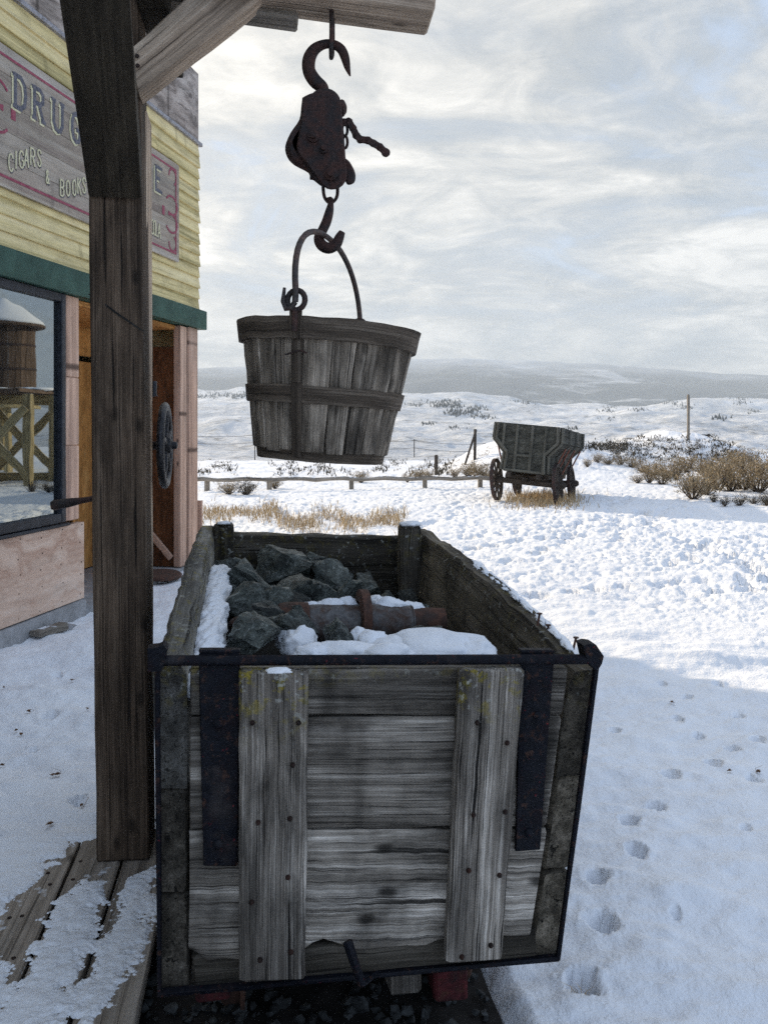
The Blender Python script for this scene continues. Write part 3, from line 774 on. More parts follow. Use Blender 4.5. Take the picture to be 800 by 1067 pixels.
def scroll(s0, z0, r, sg_):
    stroke(m, [(s0+sg_*r*(.15+.85*math.cos(a)), z0+r*(.62+.62*math.sin(a))) for a in np.linspace(-2.1, 2.6, 14)], .020, so_, .003)
    stroke(m, [(s0+sg_*r*(.15+.85*math.cos(a)), z0-r*(.62+.62*math.sin(a))) for a in np.linspace(-2.1, 2.6, 14)], .020, so_, .003)
    stroke(m, [(s0-sg_*r*1.05, z0-.03), (s0-sg_*r*1.05, z0+.03)], .05, so_, .003)
zm = (zst+zsb)/2
m = MB(); scroll(sA+.20, zm-.05, .15, -1); m.build('scrollwork', M['maroon'], sign)
m = MB()
s_l, z_l = wpx(4, 113, .06); scroll(s_l+.06, z_l, .15, 1); m.build('scrollwork', M['maroon'], sign)
for zc, sg_ in ((zst-e-.09, 1), (zsb+e+.09, -1)):
    m = MB(); stroke(m, [(sA+e+.08*(1+math.cos(a)), zc+sg_*.08*math.sin(a)) for a in np.linspace(0, 4.2, 10)], .018, so_, .003); m.build('corner_curl', M['maroon'], sign)
# DRUG STORE
_, zD = wpx(16.0, 110.5, .065); _, zDt = wpx(15.0, 77, .065)
Hh = zDt-zD
sp = [wpx(x, 441, .065)[0] for x in (15.5, 35.5, 55.5, 74.5)]; st_w = (sp[0]-sp[3])/3
sE = wpx(162, 441, .065)[0]
places = list(zip('DRUG', sp))+[(ch, sE+st_w*(4-i)*.97) for i, ch in enumerate('STORE')]
for ch, s_ in places:
    m1 = MB(); m2 = MB()
    letter(m2, ch, s_+.016, zD-.016, Hh, .036, so_, True, .78)
    letter(m1, ch, s_, zD, Hh, .034, so_+.003, True, .78)
    lt = m1.build('letter', M['navy'], sign); m2.build('letter_shadow', M['cream'], lt)
for word, pts in (('CIGARS', [(8.5, 177), (15.5, 175), (19.5, 173.5), (25, 172), (31.5, 171), (38.5, 172)]), ('&', [(47.5, 190)]), ('BOOKS', [(62.5, 203), (68.5, 203), (75, 202.5), (80.5, 201), (85.5, 200)]), ('COLA', [(157.0, 243), (159.4, 244), (161.7, 245), (164.2, 247)])):
    for ch, (a, b) in zip(word, pts):
        m = MB(); m2 = MB()
        s_, z_ = wpx(a, b, .065); hh = .125 if word != '&' else .10
        if word == 'COLA': hh = .14
        letter(m2, ch, s_-.008, z_-.008, hh, .010, so_, False, .62)
        letter(m, ch, s_, z_, hh, .012, so_+.003, False, .62)
        lt = m.build('small_letter', M['cream'], sign); m2.build('letter_shadow', M['navy'], lt)

# ------------------------------------------------------------------ hoist frame
YAW = math.radians(8.5)
FW = Vector((-math.sin(YAW), math.cos(YAW), 0)); RT = Vector((math.cos(YAW), math.sin(YAW), 0))
DZ = .08
pb = [P(100.5, 901, 2.815)]; 
base = P(128, 900, 2.9); base.z = DZ
hoist = thing('hoist_frame', 'tall brown timber hoist post with braced overhead beam holding the bucket', 'hoist', base)
m = MB()
fl, fr = P(100.5, 900, 2.815), P(155.5, 900, 2.83); fl.z = fr.z = DZ+.002
tl, tr = P(90, 60, 2.80), P(145.5, 60, 2.83)
k = (3.30-tl.z)/(tl.z-DZ)
tl = tl+(tl-fl)*k; tr = tr+(tr-fr)*k
bk = Vector((-.022, .155, 0)); 
m.beam([fl, fr, fr+bk+Vector((.0, 0, 0)), fl+bk], [tl, tr, tr+bk+Vector((.0, 0, 0)), tl+bk], seg=14, bev=.006, jit=.0009, tint=1.0)
post = m.build('post', M['post'], hoist)
# lit side face of the post, added as a separate pale strip
m = MB()
a0 = P(152.5, 900, 2.93); a0.z = DZ+.002; a1 = P(150, 112, 2.93)
m.plank(a0+FW*.09-RT*.0095, a1+FW*.09-RT*.0095, .03, .16, RT, FW, seg=10, jit=.001); m.build('lit_side_strip', M['brace'], post)
m = MB(); sp_ = [(92, 306), (100, 311), (112, 319), (124, 328), (136, 336), (146, 343), (151, 345)]; wd_ = [.004, .006, .008, .009, .007, .006, .003]
V = []
for (x, y), w_ in zip(sp_, wd_):
    p = P(x, y, 2.812); V += [p+UP*w_*.5, p-UP*w_*.5]
m.add(V, [(2*i, 2*i+1, 2*i+3, 2*i+2) for i in range(6)]); m.build('split', M['fill'], post)
# beam
bn = P(452.5, 12, 2.90); bf = P(443.5, 38, 3.087)
dirb = (P(452.5, 12, 2.90)-P(310, -12, 2.83)).normalized()
bdir = Vector((-math.cos(math.radians(7)), -math.sin(math.radians(7)), .077)).normalized()
b1 = bn+bdir*1.75; b1f = bf+bdir*1.75
up2 = Vector((.02, 0, .2))
m = MB(); m.beam([b1, b1f, b1f+UP*.2, b1+UP*.2], [bn, bf, bf+up2, bn+up2], seg=10, bev=.008, jit=.0012, tint=1.0)
m.build('beam', M['brace'], hoist)
m = MB(); c_ = P(285, 18, 3.02); m.plank(c_+bdir*.6-UP*.0, c_-bdir*.09, .12, .03, FW, seg=3); m.build('packing_plank', M['grey_wood'], hoist)
# right brace
m = MB()
q0 = [P(134, 50, 2.775), P(144.5, 93, 2.775)]; q1 = [P(210, -12, 2.86), P(268, -2, 2.86)]
dv = FW*.11
a, b = P(134, 52, 2.775), P(143, 98, 2.775)
c, d = P(250, -55, 2.90), P(292, -19, 2.90)
m.beam([a, b, b+dv, a+dv], [c, d, d+dv, c+dv], seg=8, bev=.007, jit=.0012, tint=1.0)
rb = m.build('side_brace', M['brace'], hoist)
m = MB()
for q in ((143, 58), (143.5, 68)):
    m.lathe([(.008, 0), (.006, .006)], P(q[0], q[1], 2.768), -FW, 8)
m.build('bolt_head', M['iron'], rb)
# knee brace coming towards the viewer
m = MB()
a, b = P(92.5, 206, 2.80), P(147.5, 208, 2.805)
c, d = P(62, 0, 2.27), P(135, 0, 2.28)
ex = 1.9
c2, d2 = a+(c-a)*ex, b+(d-b)*ex
th = Vector((.012, -.10, .145))
m.beam([a, b, b+Vector((.0, -.0, .15)), a+Vector((0, 0, .15))], [c2, d2, d2+th, c2+th], seg=8, bev=.006, jit=.001, tint=1.0)
m.build('front_brace', M['knee'], hoist)
m = MB(); cc = P(166, 16, 3.0); m.plank(cc+FW*.4, cc-FW*.9, .10, .12, RT, seg=2); m.build('cross_timber', M['knee'], hoist)
# staple in the beam
YB = 2.97
m = MB(); pt = P(346, 12, YB)
zt = 3.13
loop = [(0, -.028, zt), (0, -.03, P(346, 40, YB).z), (-.002, -.028, P(345, 54, YB).z), (-.003, 0, P(344.5, 60, YB).z), (-.002, .028, P(345, 54, YB).z), (0, .03, P(346, 40, YB).z), (0, .028, zt)]
m.tube([Vector((pt.x+a, YB+b, c)) for a, b, c in loop], .0085, 8); m.build('staple', M['iron'], hoist)

# ---- hand winch behind the post
wc = P(172, 464, 3.16)
winch = thing('hand_winch', 'black iron hand winch with spoked wheel behind the hoist post', 'winch', wc)
m = MB(); R_ = .168
m.lathe([(R_-.019+.019*math.cos(a), .015*math.sin(a)) for a in np.linspace(0, 2*math.pi, 12, endpoint=False)], wc, RT, 48, closed=True)
hw = m.build('handwheel', M['wheel_iron'], winch)
for i in range(5):
    a = i*2*math.pi/5+.4; r = FW*math.cos(a)+UP*math.sin(a); m = MB()
    m.tube([wc+r*.03, wc+r*.09+RT*.006, wc+r*.153], [.014, .011, .012], 8); m.build('spoke', M['wheel_iron'], hw)
m = MB(); m.lathe([(.032, -.03), (.034, .0), (.03, .022), (.016, .028), (.014, .045), (.004, .048)], wc, RT, 20); m.build('hub', M['wheel_iron'], hw)
m = MB(); m.tube([wc-RT*.02, wc-RT*.20], .016, 12); m.build('shaft', M['iron'], winch)
m = MB(); m.lathe([(.06, -.05), (.06, -.045), (.04, -.04), (.04, .04), (.06, .045), (.06, .05)], wc-RT*.13, RT, 24); m.build('drum', M['iron'], winch)
m = MB(); ca = P(100, 519, 3.1); cb = P(53, 527, 3.06)
m.tube([wc-RT*.18, wc-RT*.19-UP*.1, ca+RT*.04, ca], .011, 8)
dv = cb-ca
m.tube([ca, ca+dv*.05, ca+dv*.12, ca+dv*.35, ca+dv*.55, ca+dv*.93, cb], [.012, .014, .010, .012, .0165, .020, .014], 10); m.build('crank_handle', M['iron'], winch)
m = MB(); l0 = P(150, 411, 3.12); l1 = P(160.5, 411, 3.12); l2 = P(160.5, 397, 3.12)
m.tube([l0, l1], .008, 8); m.tube([l1-UP*.006, l1+UP*.004, l2-UP*.004, l2], [.013, .0095, .011, .008], 10); m.build('lever_grip', M['wheel_iron'], winch)
m = MB(); m.plank(wc-RT*.09-UP*.14, wc-RT*.09+UP*.14, .09, .012, FW, seg=1, jit=0); m.plank(wc-RT*.09-UP*.0-FW*.05, wc-RT*.09-FW*.12, .10, .012, UP, seg=1, jit=0); m.build('bracket', M['iron'], winch)

# ------------------------------------------------------------------ pulley block
def Q(x, y, dy=0.0): return P(280+x/5.614, 30+y/5.614, YB+dy)
KP = YB/F/5.614
blk = thing('pulley_block', 'rusty iron pulley block with big hook hanging from the beam', 'pulley block', Q(330, 640))
m = MB()
hk = [(322, 420, 60), (322, 375, 64), (312, 340, 72), (270, 302, 80), (236, 245, 78), (236, 175, 76), (268, 118, 66), (325, 88, 54), (382, 90, 52), (425, 120, 55), (447, 170, 52), (460, 225, 36), (476, 274, 9)]
def smooth_path(L, n=4):
    out = []
    for i in range(len(L)-1):
        p0 = L[max(i-1, 0)]; p1 = L[i]; p2 = L[i+1]; p3 = L[min(i+2, len(L)-1)]
        for k in range(n):
            t = k/n
            out.append(tuple(.5*((2*b)+(-a+c)*t+(2*a-5*b+4*c-d)*t*t+(-a+3*b-3*c+d)*t**3) for a, b, c, d in zip(p0, p1, p2, p3)))
    out.append(tuple(L[-1])); return out
hk = smooth_path(hk)
m.tube([Q(a, b) for a, b, c in hk], [c*KP/2 for a, b, c in hk], 14); m.build('top_hook', M['block_iron'], blk)
def plate(mb, pts, y0, y1, bevel=.006):
    pts = smooth_path([tuple(map(float, p)) for p in pts]+[tuple(map(float, pts[0]))], 3)[:-1]
    cx_ = sum(p[0] for p in pts)/len(pts); cy_ = sum(p[1] for p in pts)/len(pts)
    n = len(pts); V = []
    def ring(dy, ins):
        for x, y in pts:
            dx, dyv = cx_-x, cy_-y; l = math.hypot(dx, dyv)
            V.append(Q(x+dx/l*ins/KP, y+dyv/l*ins/KP, dy))
    ring(y0, bevel); ring(y0+bevel, 0); ring(y1-bevel, 0); ring(y1, bevel)
    Fc = [tuple(range(n)), tuple(range(3*n, 4*n))[::-1]]
    for r in range(3):
        Fc += [(r*n+i, (r+1)*n+i, (r+1)*n+(i+1) % n, r*n+(i+1) % n) for i in range(n)]
    mb.add(V, Fc)
m = MB(); plate(m, [(205, 395), (240, 378), (290, 366), (350, 362), (400, 388), (425, 430), (428, 500), (435, 600), (448, 760), (455, 870), (415, 928), (340, 934), (275, 860), (225, 790), (165, 710), (180, 590), (190, 510), (196, 440)], -.060, -.042)
m.build('cheek_plate', M['block_iron'], blk)
m = MB(); plate(m, [(196, 400), (290, 366), (350, 362), (410, 395), (430, 500), (450, 760), (452, 880), (400, 925), (320, 925), (262, 885), (240, 880), (232, 842), (150, 797), (108, 750), (96, 685), (128, 605), (178, 530), (190, 450)], -.036, .040, .02)
m.build('back_plate', M['block_iron'], blk)
m = MB(); m.lathe([(.060, -.03), (.068, -.028), (.05, -.01), (.05, .01), (.068, .028), (.060, .03)], Q(240, 670, -.006), (0, 1, 0), 36); m.build('sheave', M['iron'], blk)
m = MB(); m.lathe([(.045, -.035), (.055, -.03), (.055, .02), (.045, .025)], Q(345, 830, -.004), (0, 1, 0), 28); m.build('spacer', M['iron'], blk); m = MB(); m.lathe([(.05, -.035), (.06, -.03), (.06, .02), (.05, .025)], Q(330, 460, -.004), (0, 1, 0), 28); m.build('spacer', M['iron'], blk)
m = MB(); m.blob(Q(432, 462), .015, .045, .026, .15, 2, 3, 3); m.build('pin_knob', M['block_iron'], blk)
m = MB(); plate(m, [(448, 755), (472, 775), (498, 820), (508, 860), (500, 898), (470, 912), (452, 900), (440, 850)], -.03, .02, .008); m.build('guide_lug', M['block_iron'], blk)
for (a, b, r) in ((262, 630, 36), (322, 706, 26), (366, 850, 40)):
    m = MB(); m.lathe([(r*KP, 0), (r*KP, .012), (r*KP*.6, .016), (r*KP*.55, .028), (.001, .030)], Q(a, b, -.058), (0, -1, 0), 12 if r > 30 else 8); m.build('bolt_head', M['block_iron'], blk)
# chain stub and slack links on the right
m = MB()
cp = [(440, 545), (468, 540), (492, 580), (512, 622), (536, 645), (578, 650), (612, 668), (650, 690), (684, 722)]
for i, (a, b) in enumerate(cp):
    m.blob(Q(a, b), .015 if i < 8 else .017, .014, .015 if i < 8 else .017, .1, 2, 2, i)
    if i: m.plank(Q(*cp[i-1], -.006 if i % 2 else .006), Q(a, b, -.006 if i % 2 else .006), .025, .008, UP, seg=1, jit=0, bev=.002, w1=None); m.plank(Q(*cp[i-1], .012 if i % 2 else -.012), Q(a, b, .012 if i % 2 else -.012), .022, .005, UP, seg=1, jit=0, bev=.002)
m.build('chain_end', M['block_iron'], blk)
m = MB()
for (cx_, cy_, rx, ry) in ((444, 590, 16, 34), (446, 660, 14, 36)):
    m.tube([Q(cx_+rx*math.cos(t), cy_+ry*math.sin(t), .01*math.sin(t)) for t in np.linspace(0, 2*math.pi, 16, endpoint=False)], .0055, 7, closed=True)
m.build('chain_link', M['block_iron'], blk)
# lower shackle and swivel hook
def Q3(x, y, dy=0.0): return P(220+x/3.3333, y/3.3333, YB+dy)
m = MB(); m.tube([Q3(a, b) for a, b in smooth_path([(389, 630), (389, 655), (393, 682), (404, 699), (415, 702), (427, 697), (437, 680), (439, 655), (438, 630)], 3)], .0062, 8); m.build('shackle', M['block_iron'], blk)
m = MB()
hk = smooth_path([(411, 684, 14), (415, 705, 20), (410, 735, 30), (400, 770, 34), (386, 800, 34), (374, 826, 36), (384, 850, 40), (408, 861, 40), (433, 848, 38), (446, 822, 32), (455, 804, 22)], 4)
m.tube([Q3(a, b, -.004) for a, b, c in hk], [c*YB/F/3.333/2 for a, b, c in hk], 12)
m.tube([Q3(411+9*math.cos(t), 690+2*math.sin(t), .012*math.sin(t)) for t in np.linspace(0, 2*math.pi, 12, endpoint=False)], .005, 6, closed=True)
m.build('swivel_hook', M['block_iron'], blk)

# ------------------------------------------------------------------ bucket
bc = P(339, 404, YB); tiltm = Matrix.Rotation(math.radians(4.0), 3, 'Y')
AX = tiltm @ Vector((0, 0, 1)); BX = tiltm @ Vector((1, 0, 0)); BY = Vector((0, 1, 0))
ztop, zbot = .212, -.228; rt, rbm = .318, .243
def BK(r, a, z): return bc+BX*(r*math.cos(a))+BY*(r*math.sin(a))+AX*z
buck = thing('wooden_bucket', 'weathered wooden stave bucket with dark hoops hanging from the pulley hook', 'bucket', bc+AX*(zbot-.03))
m = MB(); ns = 21
edges = [2*math.pi*(i+rng.uniform(-.16, .16))/ns for i in range(ns)]; edges.append(edges[0]+2*math.pi)
def rad(z): return rbm+(rt-rbm)*(z-zbot)/(ztop-zbot)
for i in range(ns):
    a0, a1 = edges[i]+.006, edges[i+1]-.006; dr = rng.uniform(-.005, .004); zb_ = zbot+rng.uniform(-.006, .004)
    am = (a0+a1)/2; bul = 1/math.cos((a1-a0)/2)*.997
    for (x0, x1) in ((a0, am), (am, a1)):
        pass
    q = lambda z: [BK(rad(z)+dr, a0, z), BK(rad(z)+dr, a1, z), BK(rad(z)+dr-.022, a1, z), BK(rad(z)+dr-.022, a0, z)]
    m.beam(q(zb_), q(ztop-.01), seg=8, bev=.004, jit=.0011, tint=rng.uniform(.62, 1.25))
m.build('staves', M['stave'], buck)
def band(mb, z0, z1, off, thk, n=40, jit=.0015, bow=0, tint=1.0):
    prev = None; V = []; Fc = []; Gc = []
    for i in range(n):
        a = 2*math.pi*i/n
        j = [rng.gauss(0, jit) for _ in range(4)]
        r0, r1 = rad(z0)+off, rad(z1)+off
        V += [BK(r0+j[0], a, z0+j[2]), BK(r1+j[1], a, z1+j[3]), BK(r1-thk, a, z1), BK(r0-thk, a, z0)]
        L_ = a*rt
        Gc += [(L_, 0, 0), (L_, z1-z0, 0), (L_, z1-z0, thk), (L_, 0, thk)]
    for i in range(n):
        b = ((i+1) % n)*4; a = i*4
        for k in range(4):
            Fc.append((a+k, b+k, b+(k+1) % 4, a+(k+1) % 4))
    mb.add(V, Fc, Gc, tint)
m = MB(); band(m, ztop-.068, ztop+.004, .016, .018, 40, .002); m.build('rim_hoop', M['hoop'], buck)
m = MB(); band(m, -.066, -.008, .008, .007, 44, .0012); m.build('middle_hoop', M['hoop'], buck)
m = MB(); band(m, zbot-.034, zbot+.02, -.010, .03, 40, .001)
m.lathe([(rbm-.03, -.02), (rbm-.03, .0)], bc+AX*(zbot-.004), AX, 36); m.build('bucket_bottom', M['hoop'], buck)
# iron strap with eye, bail
aF = math.radians(-90-15.0); aB = math.radians(90-16.0)
for aa in (aF, aB):
    m = MB()
    for z0, z1 in ((ztop+.02, ztop-.07), (ztop-.07, .0), (.0, zbot-.02)):
        o0 = .024 if z0 > ztop-.06 else .0125; o1 = .024 if z1 > ztop-.09 and z1 > 0 else .0125
        da = .060
        q0 = [BK(rad(z0)+o0, aa-da, z0), BK(rad(z0)+o0, aa+da, z0), BK(rad(z0)+o0-.008, aa+da, z0), BK(rad(z0)+o0-.008, aa-da, z0)]
        da = .062
        q1 = [BK(rad(z1)+o1, aa-da, z1), BK(rad(z1)+o1, aa+da, z1), BK(rad(z1)+o1-.008, aa+da, z1), BK(rad(z1)+o1-.008, aa-da, z1)]
        m.beam(q0, q1, seg=2, bev=.002, jit=.001)
    m.build('iron_strap', M['hoop'], buck)
tanv = Vector((-math.sin(aF), math.cos(aF), 0))
for aa in (aF, aB):
    ec = BK(rad(ztop)+.026, aa, ztop+.052)
    tv = BX*(-math.sin(aa))+BY*math.cos(aa); m = MB()
    sgn = 1 if aa == aB else 1
    m.tube([ec+tv*(.030*math.cos(t))+AX*(.032*math.sin(t)) for t in np.linspace(0, 2*math.pi, 18, endpoint=False)], .0095, 8, closed=True)
    m.tube([ec-AX*.03, ec-AX*.10], [.011, .009], 8)
    m.build('strap_eye', M['iron'], buck)
pF = BK(rad(ztop)+.035, aF, ztop+.075); pB = BK(rad(ztop)+.035, aB, ztop+.075)
ptop = P(340.5, 246.5, YB)
ctl = []
for t in np.linspace(0, math.pi, 25):
    c_, s_ = math.cos(t), math.sin(t)
    mid_ = (pF+pB)/2; e_ = (pF-pB)/2
    up_ = ptop-mid_
    ctl.append(mid_+e_*(abs(c_)**.9*(1 if c_ > 0 else -1))+up_*(s_**.85))
bl_ = [pF-AX*.03+(pF-bc).normalized()*.0]+ctl+[pB-AX*.03]
m = MB(); m.tube(bl_, .0105, 10)
hkf = pF-AX*.03
tv = BX*(-math.sin(aF))+BY*math.cos(aF)
m.tube([hkf, hkf-AX*.02-tv*.012, hkf-AX*.024-tv*.03, hkf-AX*.0-tv*.042, hkf+AX*.045-tv*.04], [.010, .010, .009, .008, .005], 8)
m.build('bail_handle', M['bail_iron'], buck)
m = MB(); wa = BK(rad(.12)+.018, aF, .10)
m.tube([wa-tv*.035-AX*.012, wa, wa+tv*.02+AX*.004, wa+tv*.04-AX*.004], .003, 6); m.build('wire_tie', M['iron'], buck)

# ------------------------------------------------------------------ ore cart
FTL, FTR = P(160, 692, 1.90), P(624, 690, 2.05)
FBL, FBR = P(164, 1038, 1.90), P(581, 1001, 2.05)
BTL, BTR = P(207, 549, 3.67), P(446, 551, 3.82)
BBL = Vector((BTL.x+.01, BTL.y, FBL.z)); BBR = Vector((BTR.x-.11, BTR.y, FBL.z))
cc = (FBL+FBR+BBL+BBR)/4
cart = thing('ore_cart', 'old wooden mine cart with iron straps and a tailgate, loaded with rocks and snow', 'cart', Vector((cc.x, cc.y, -.08)))
rgt_t = (FTR-FTL); rgt_b = (FBR-FBL)
def cf(u, v, d=0.0):
    """point on the cart's front face: u left to right, v bottom to top, d out towards the viewer"""
    a = FBL.lerp(FBR, u); b = FTL.lerp(FTR, u)
    return a.lerp(b, v)-FW*d
def cpx(px, py, d=0.0):
    # invert the face mapping for a pixel
    u, v = .5, .5
    for _ in range(14):
        p = cf(u, v, d); sx_ = 400+F*p.x/p.y; sy_ = HZ+F*(EYE-p.z)/p.y
        u += (px-sx_)/440; v += (sy_-py)/330
    return u, v
def cface(px, py, d=0.0):
    return cf(*cpx(px, py, d), d)
TW = .075
# side walls: stacked planks, end grain at the front
def side_wall(fb, ft, bb, bt, inward, name, mats, tops):
    for i, (v0, v1) in enumerate(((0, .30), (.303, .62), (.623, 1.0))):
        m = MB()
        def q(b, t, ve):
            lo = b.lerp(t, v0); hi = b.lerp(t, ve)
            return [lo, lo+inward, hi+inward, hi]
        if i < 2: m.beam(q(fb, ft, v1), q(bb, bt, v1), seg=10, bev=.008, jit=.002, tint=rng.uniform(.8, 1.1))
        else:
            # worn top plank: its upper edge wanders
            pr = [(0.0, tops[0])]+tops[1]
            n = len(pr)
            V = []; Fc = []; Gc = []
            ks = 36
            for k in range(ks+1):
                t = k/ks
                e = np.interp(t, [p[0] for p in pr], [p[1] for p in pr])+.010*mnoise.noise(Vector((t*9, i, fb.x*9)))
                lo = fb.lerp(bb, t).lerp(ft.lerp(bt, t), v0); hi = fb.lerp(bb, t).lerp(ft.lerp(bt, t), 1.0)+UP*e
                rr = [lo, lo+inward, lo.lerp(hi, .45)+inward*(1+.05*mnoise.noise(Vector((t*12, 3, 1)))), lo.lerp(hi, .88)+inward*1.0, hi+inward*.82, hi+inward*.2+UP*.002, lo.lerp(hi, .93)-inward*.02, lo.lerp(hi, .45)]
                for j, p in enumerate(rr):
                    V.append(p+Vector([rng.gauss(0, .0022) for _ in range(3)])); Gc.append((t*1.8, j*.05, j*.013))
            for k in range(ks):
                for j in range(8): Fc.append((k*8+j, k*8+(j+1) % 8, (k+1)*8+(j+1) % 8, (k+1)*8+j))
            m.add(V, Fc, Gc, 1.0)
            for kk_ in (0, ks):
                cv = [V[kk_*8+j] for j in range(8)]
                m.add(cv, [tuple(range(8))[::-1] if kk_ == 0 else tuple(range(8))], [(0, p.x*1.3, p.z*1.3) for p in cv], .42)
        m.build(name, mats[1 if i == 2 else 0], cart, angle=50)
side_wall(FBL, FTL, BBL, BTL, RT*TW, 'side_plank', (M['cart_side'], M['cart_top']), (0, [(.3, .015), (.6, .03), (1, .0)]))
side_wall(FBR, FTR, BBR, BTR, -RT*TW, 'side_plank', (M['cart_inner'], M['cart_inner']), (-.02, [(.12, .0), (.35, .022), (.7, .018), (1, .0)]))
# bottom cross timber, tailgate boards
m = MB(); d0 = .012
a, b, c, d = cface(166, 1034, d0), cface(580, 1001, d0), cface(580, 968, d0), cface(166, 1000, d0)
dp = FW*.07
m.beam([a+RT*TW, a+RT*TW+dp, d+RT*TW+dp, d+RT*TW], [b-RT*TW*.7, b-RT*TW*.7+dp, c-RT*TW*.7+dp, c-RT*TW*.7], seg=8, jit=.002); m.build('bottom_timber', M['cart_side'], cart)
# tailgate
gate_rows = [(697, 697, 746, 745), (748, 747, 864, 862), (866.5, 864.5, 996, 980)]
m = MB()
def lerp(a, b, t): return a+(b-a)*t
xl_t, xl_b, xr_t, xr_b = 198, 197, 592, 552
for k, (l0, r0, l1, r1) in enumerate(gate_rows):
    f0 = (l0-697)/300; f1 = (l1-697)/300; g0 = (r0-697)/290; g1 = (r1-697)/290
    p = lambda x, y: cface(x, y, .022)
    A = p(lerp(xl_t, xl_b, f1), l1); B = p(lerp(xl_t, xl_b, f0), l0); C_ = p(lerp(xr_t, xr_b, g0), r0); E_ = p(lerp(xr_t, xr_b, g1), r1)
    th = FW*.045
    if k < 2:
        m.beam([A, A+th, B+th, B], [E_, E_+th, C_+th, C_], seg=10, bev=.004, jit=.0013, tint=(.55, .86, 1.12)[k])
    else:
        xs = np.linspace(0, 1, 34); V = []; Gc = []; Fc = []
        low = np.interp(xs*395+197, [197, 222, 250, 285, 318, 335, 352, 372, 390, 430, 470, 500, 530, 560, 592], [990, 1003, 1000, 1000, 997, 986, 979, 984, 992, 988, 985, 978, 974, 976, 976])
        o_ = rng.uniform(-20, 20)
        for i, xx in enumerate(xs):
            top = B.lerp(C_, xx); xpix = lerp(xl_b, xr_b, xx); lo = cface(xpix, low[i]+rng.uniform(-1, 1), .022)
            hgt_ = (top-lo).length
            for j, pnt in enumerate((lo+FW*.003, lo.lerp(top, .04), lo.lerp(top, .5), lo.lerp(top, .97), top+FW*.003, top+th, lo+th)):
                V.append(pnt+Vector([rng.gauss(0, .001) for _ in range(3)])); Gc.append((xx*.95+o_, o_-(pnt-top).length, o_))
        for i in range(33):
            for j in range(7): Fc.append((i*7+j, (i+1)*7+j, (i+1)*7+(j+1) % 7, i*7+(j+1) % 7))
        Fc.append(tuple(range(7))); Fc.append(tuple(33*7+j for j in range(7))[::-1])
        m.add(V, Fc, Gc, 1.3)
gate = m.build('tailgate', M['cart_board'], cart)
def on_face(name, quad, d, th, mat, par, seg=10, bev=.006, jit=.0016, tint=1.0):
    """plank on the front face from its top edge to its bottom edge; quad = tl, tr, br, bl pixels"""
    m = MB(); tl_, tr_, br_, bl__ = [cface(x, y, d) for x, y in quad]; t_ = FW*th
    m.beam([bl__, br_, br_+t_, bl__+t_], [tl_, tr_, tr_+t_, tl_+t_], seg=seg, bev=bev, jit=jit, tint=tint)
    return m.build(name, mat, par)
c1 = on_face('cleat', [(249, 699), (322, 700), (318, 1023), (249, 1026)], .062, .039, M['cart_cleat'], gate, 12, .007, .0009)
c2 = on_face('cleat', [(480, 698), (547, 697), (523, 1002), (465, 1006)], .062, .039, M['cart_cleat'], gate, 12, .007, .0009, 1.0)
def strap(quad, name='iron_strap'):
    m = MB(); d = .036
    tl_, tr_, br_, bl__ = [cface(x, y, d) for x, y in quad]
    t_ = FW*.010
    m.beam([bl__, br_, br_+t_, bl__+t_], [tl_, tr_, tr_+t_, tl_+t_], seg=4, bev=.002, jit=.0006)
    m.beam([tl_, tr_, tr_+UP*.008, tl_+UP*.008], [tl_+FW*.03, tr_+FW*.03, tr_+FW*.03+UP*.006, tl_+FW*.03+UP*.006], seg=1, bev=.002, jit=0)
    return m.build(name, M['black_iron'], gate)
s1 = strap([(207, 681), (250, 681), (247, 903), (212, 903)]); s2 = strap([(543, 681), (578, 681), (563, 886), (537, 888)])
def bolts(lst, d, par, mat, r=.009):
    for x, y in lst:
        m = MB(); m.lathe([(r, 0), (r, .004), (r*.6, .008), (.001, .009)], cface(x, y, d), -FW, 9); m.build('bolt_head', mat, par)
bolts([(227, 754), (227, 880)], .036, s1, M['black_iron'], .012); bolts([(560, 746), (551, 868)], .036, s2, M['black_iron'], .012)
bolts([(263, 753), (311, 753), (305, 797), (269, 857), (302, 853), (300, 914), (271, 1000), (303, 992), (262, 940)], .062, c1, M['nail'], .006)
bolts([(497, 753), (528, 774), (493, 849), (526, 846), (488, 907), (520, 912), (511, 985), (481, 997)], .062, c2, M['nail'], .006)
# steel edging on the side plank ends
m = MB()
for quad in ([(161, 690), (166.5, 690), (168, 1040), (163.5, 1040)], [(621, 688), (626, 688), (584, 1002), (580, 1002)]):
    tl_, tr_, br_, bl__ = [cface(x, y, .028) for x, y in quad]; t_ = FW*.014
    m.beam([bl__, br_, br_+t_, bl__+t_], [tl_, tr_, tr_+t_, tl_+t_], seg=4, bev=.002, jit=.0005)
a, b, c, d = cface(163.5, 1041, .028), cface(583, 1003, .028), cface(583, 998.5, .028), cface(163.5, 1036, .028)
m.beam([a, a+FW*.02, d+FW*.02, d], [b, b+FW*.02, c+FW*.02, c], seg=6, bev=.002, jit=.0006)
fe = m.build('edge_iron', M['black_iron'], cart)
# hinge rod and its end plates
m = MB(); r0, r1 = cface(158, 688.5, .04), cface(618, 687, .04)
m.tube([r0.lerp(r1, t) for t in np.linspace(0, 1, 9)], .0125, 10); m.build('hinge_rod', M['black_iron'], cart)
def earplate(pts, d, th):
    m = MB(); m.prism([cface(x, y, d) for x, y in pts], FW*th); return m.build('end_plate', M['black_iron'], cart)
earplate([(153.5, 676), (164, 675), (170, 672), (174, 677), (171, 690), (168, 700), (154, 700)], .052, .04)
earplate([(608, 673), (614, 671), (621, 672), (629, 684), (627, 692), (622, 700), (612, 690)], .052, .05)
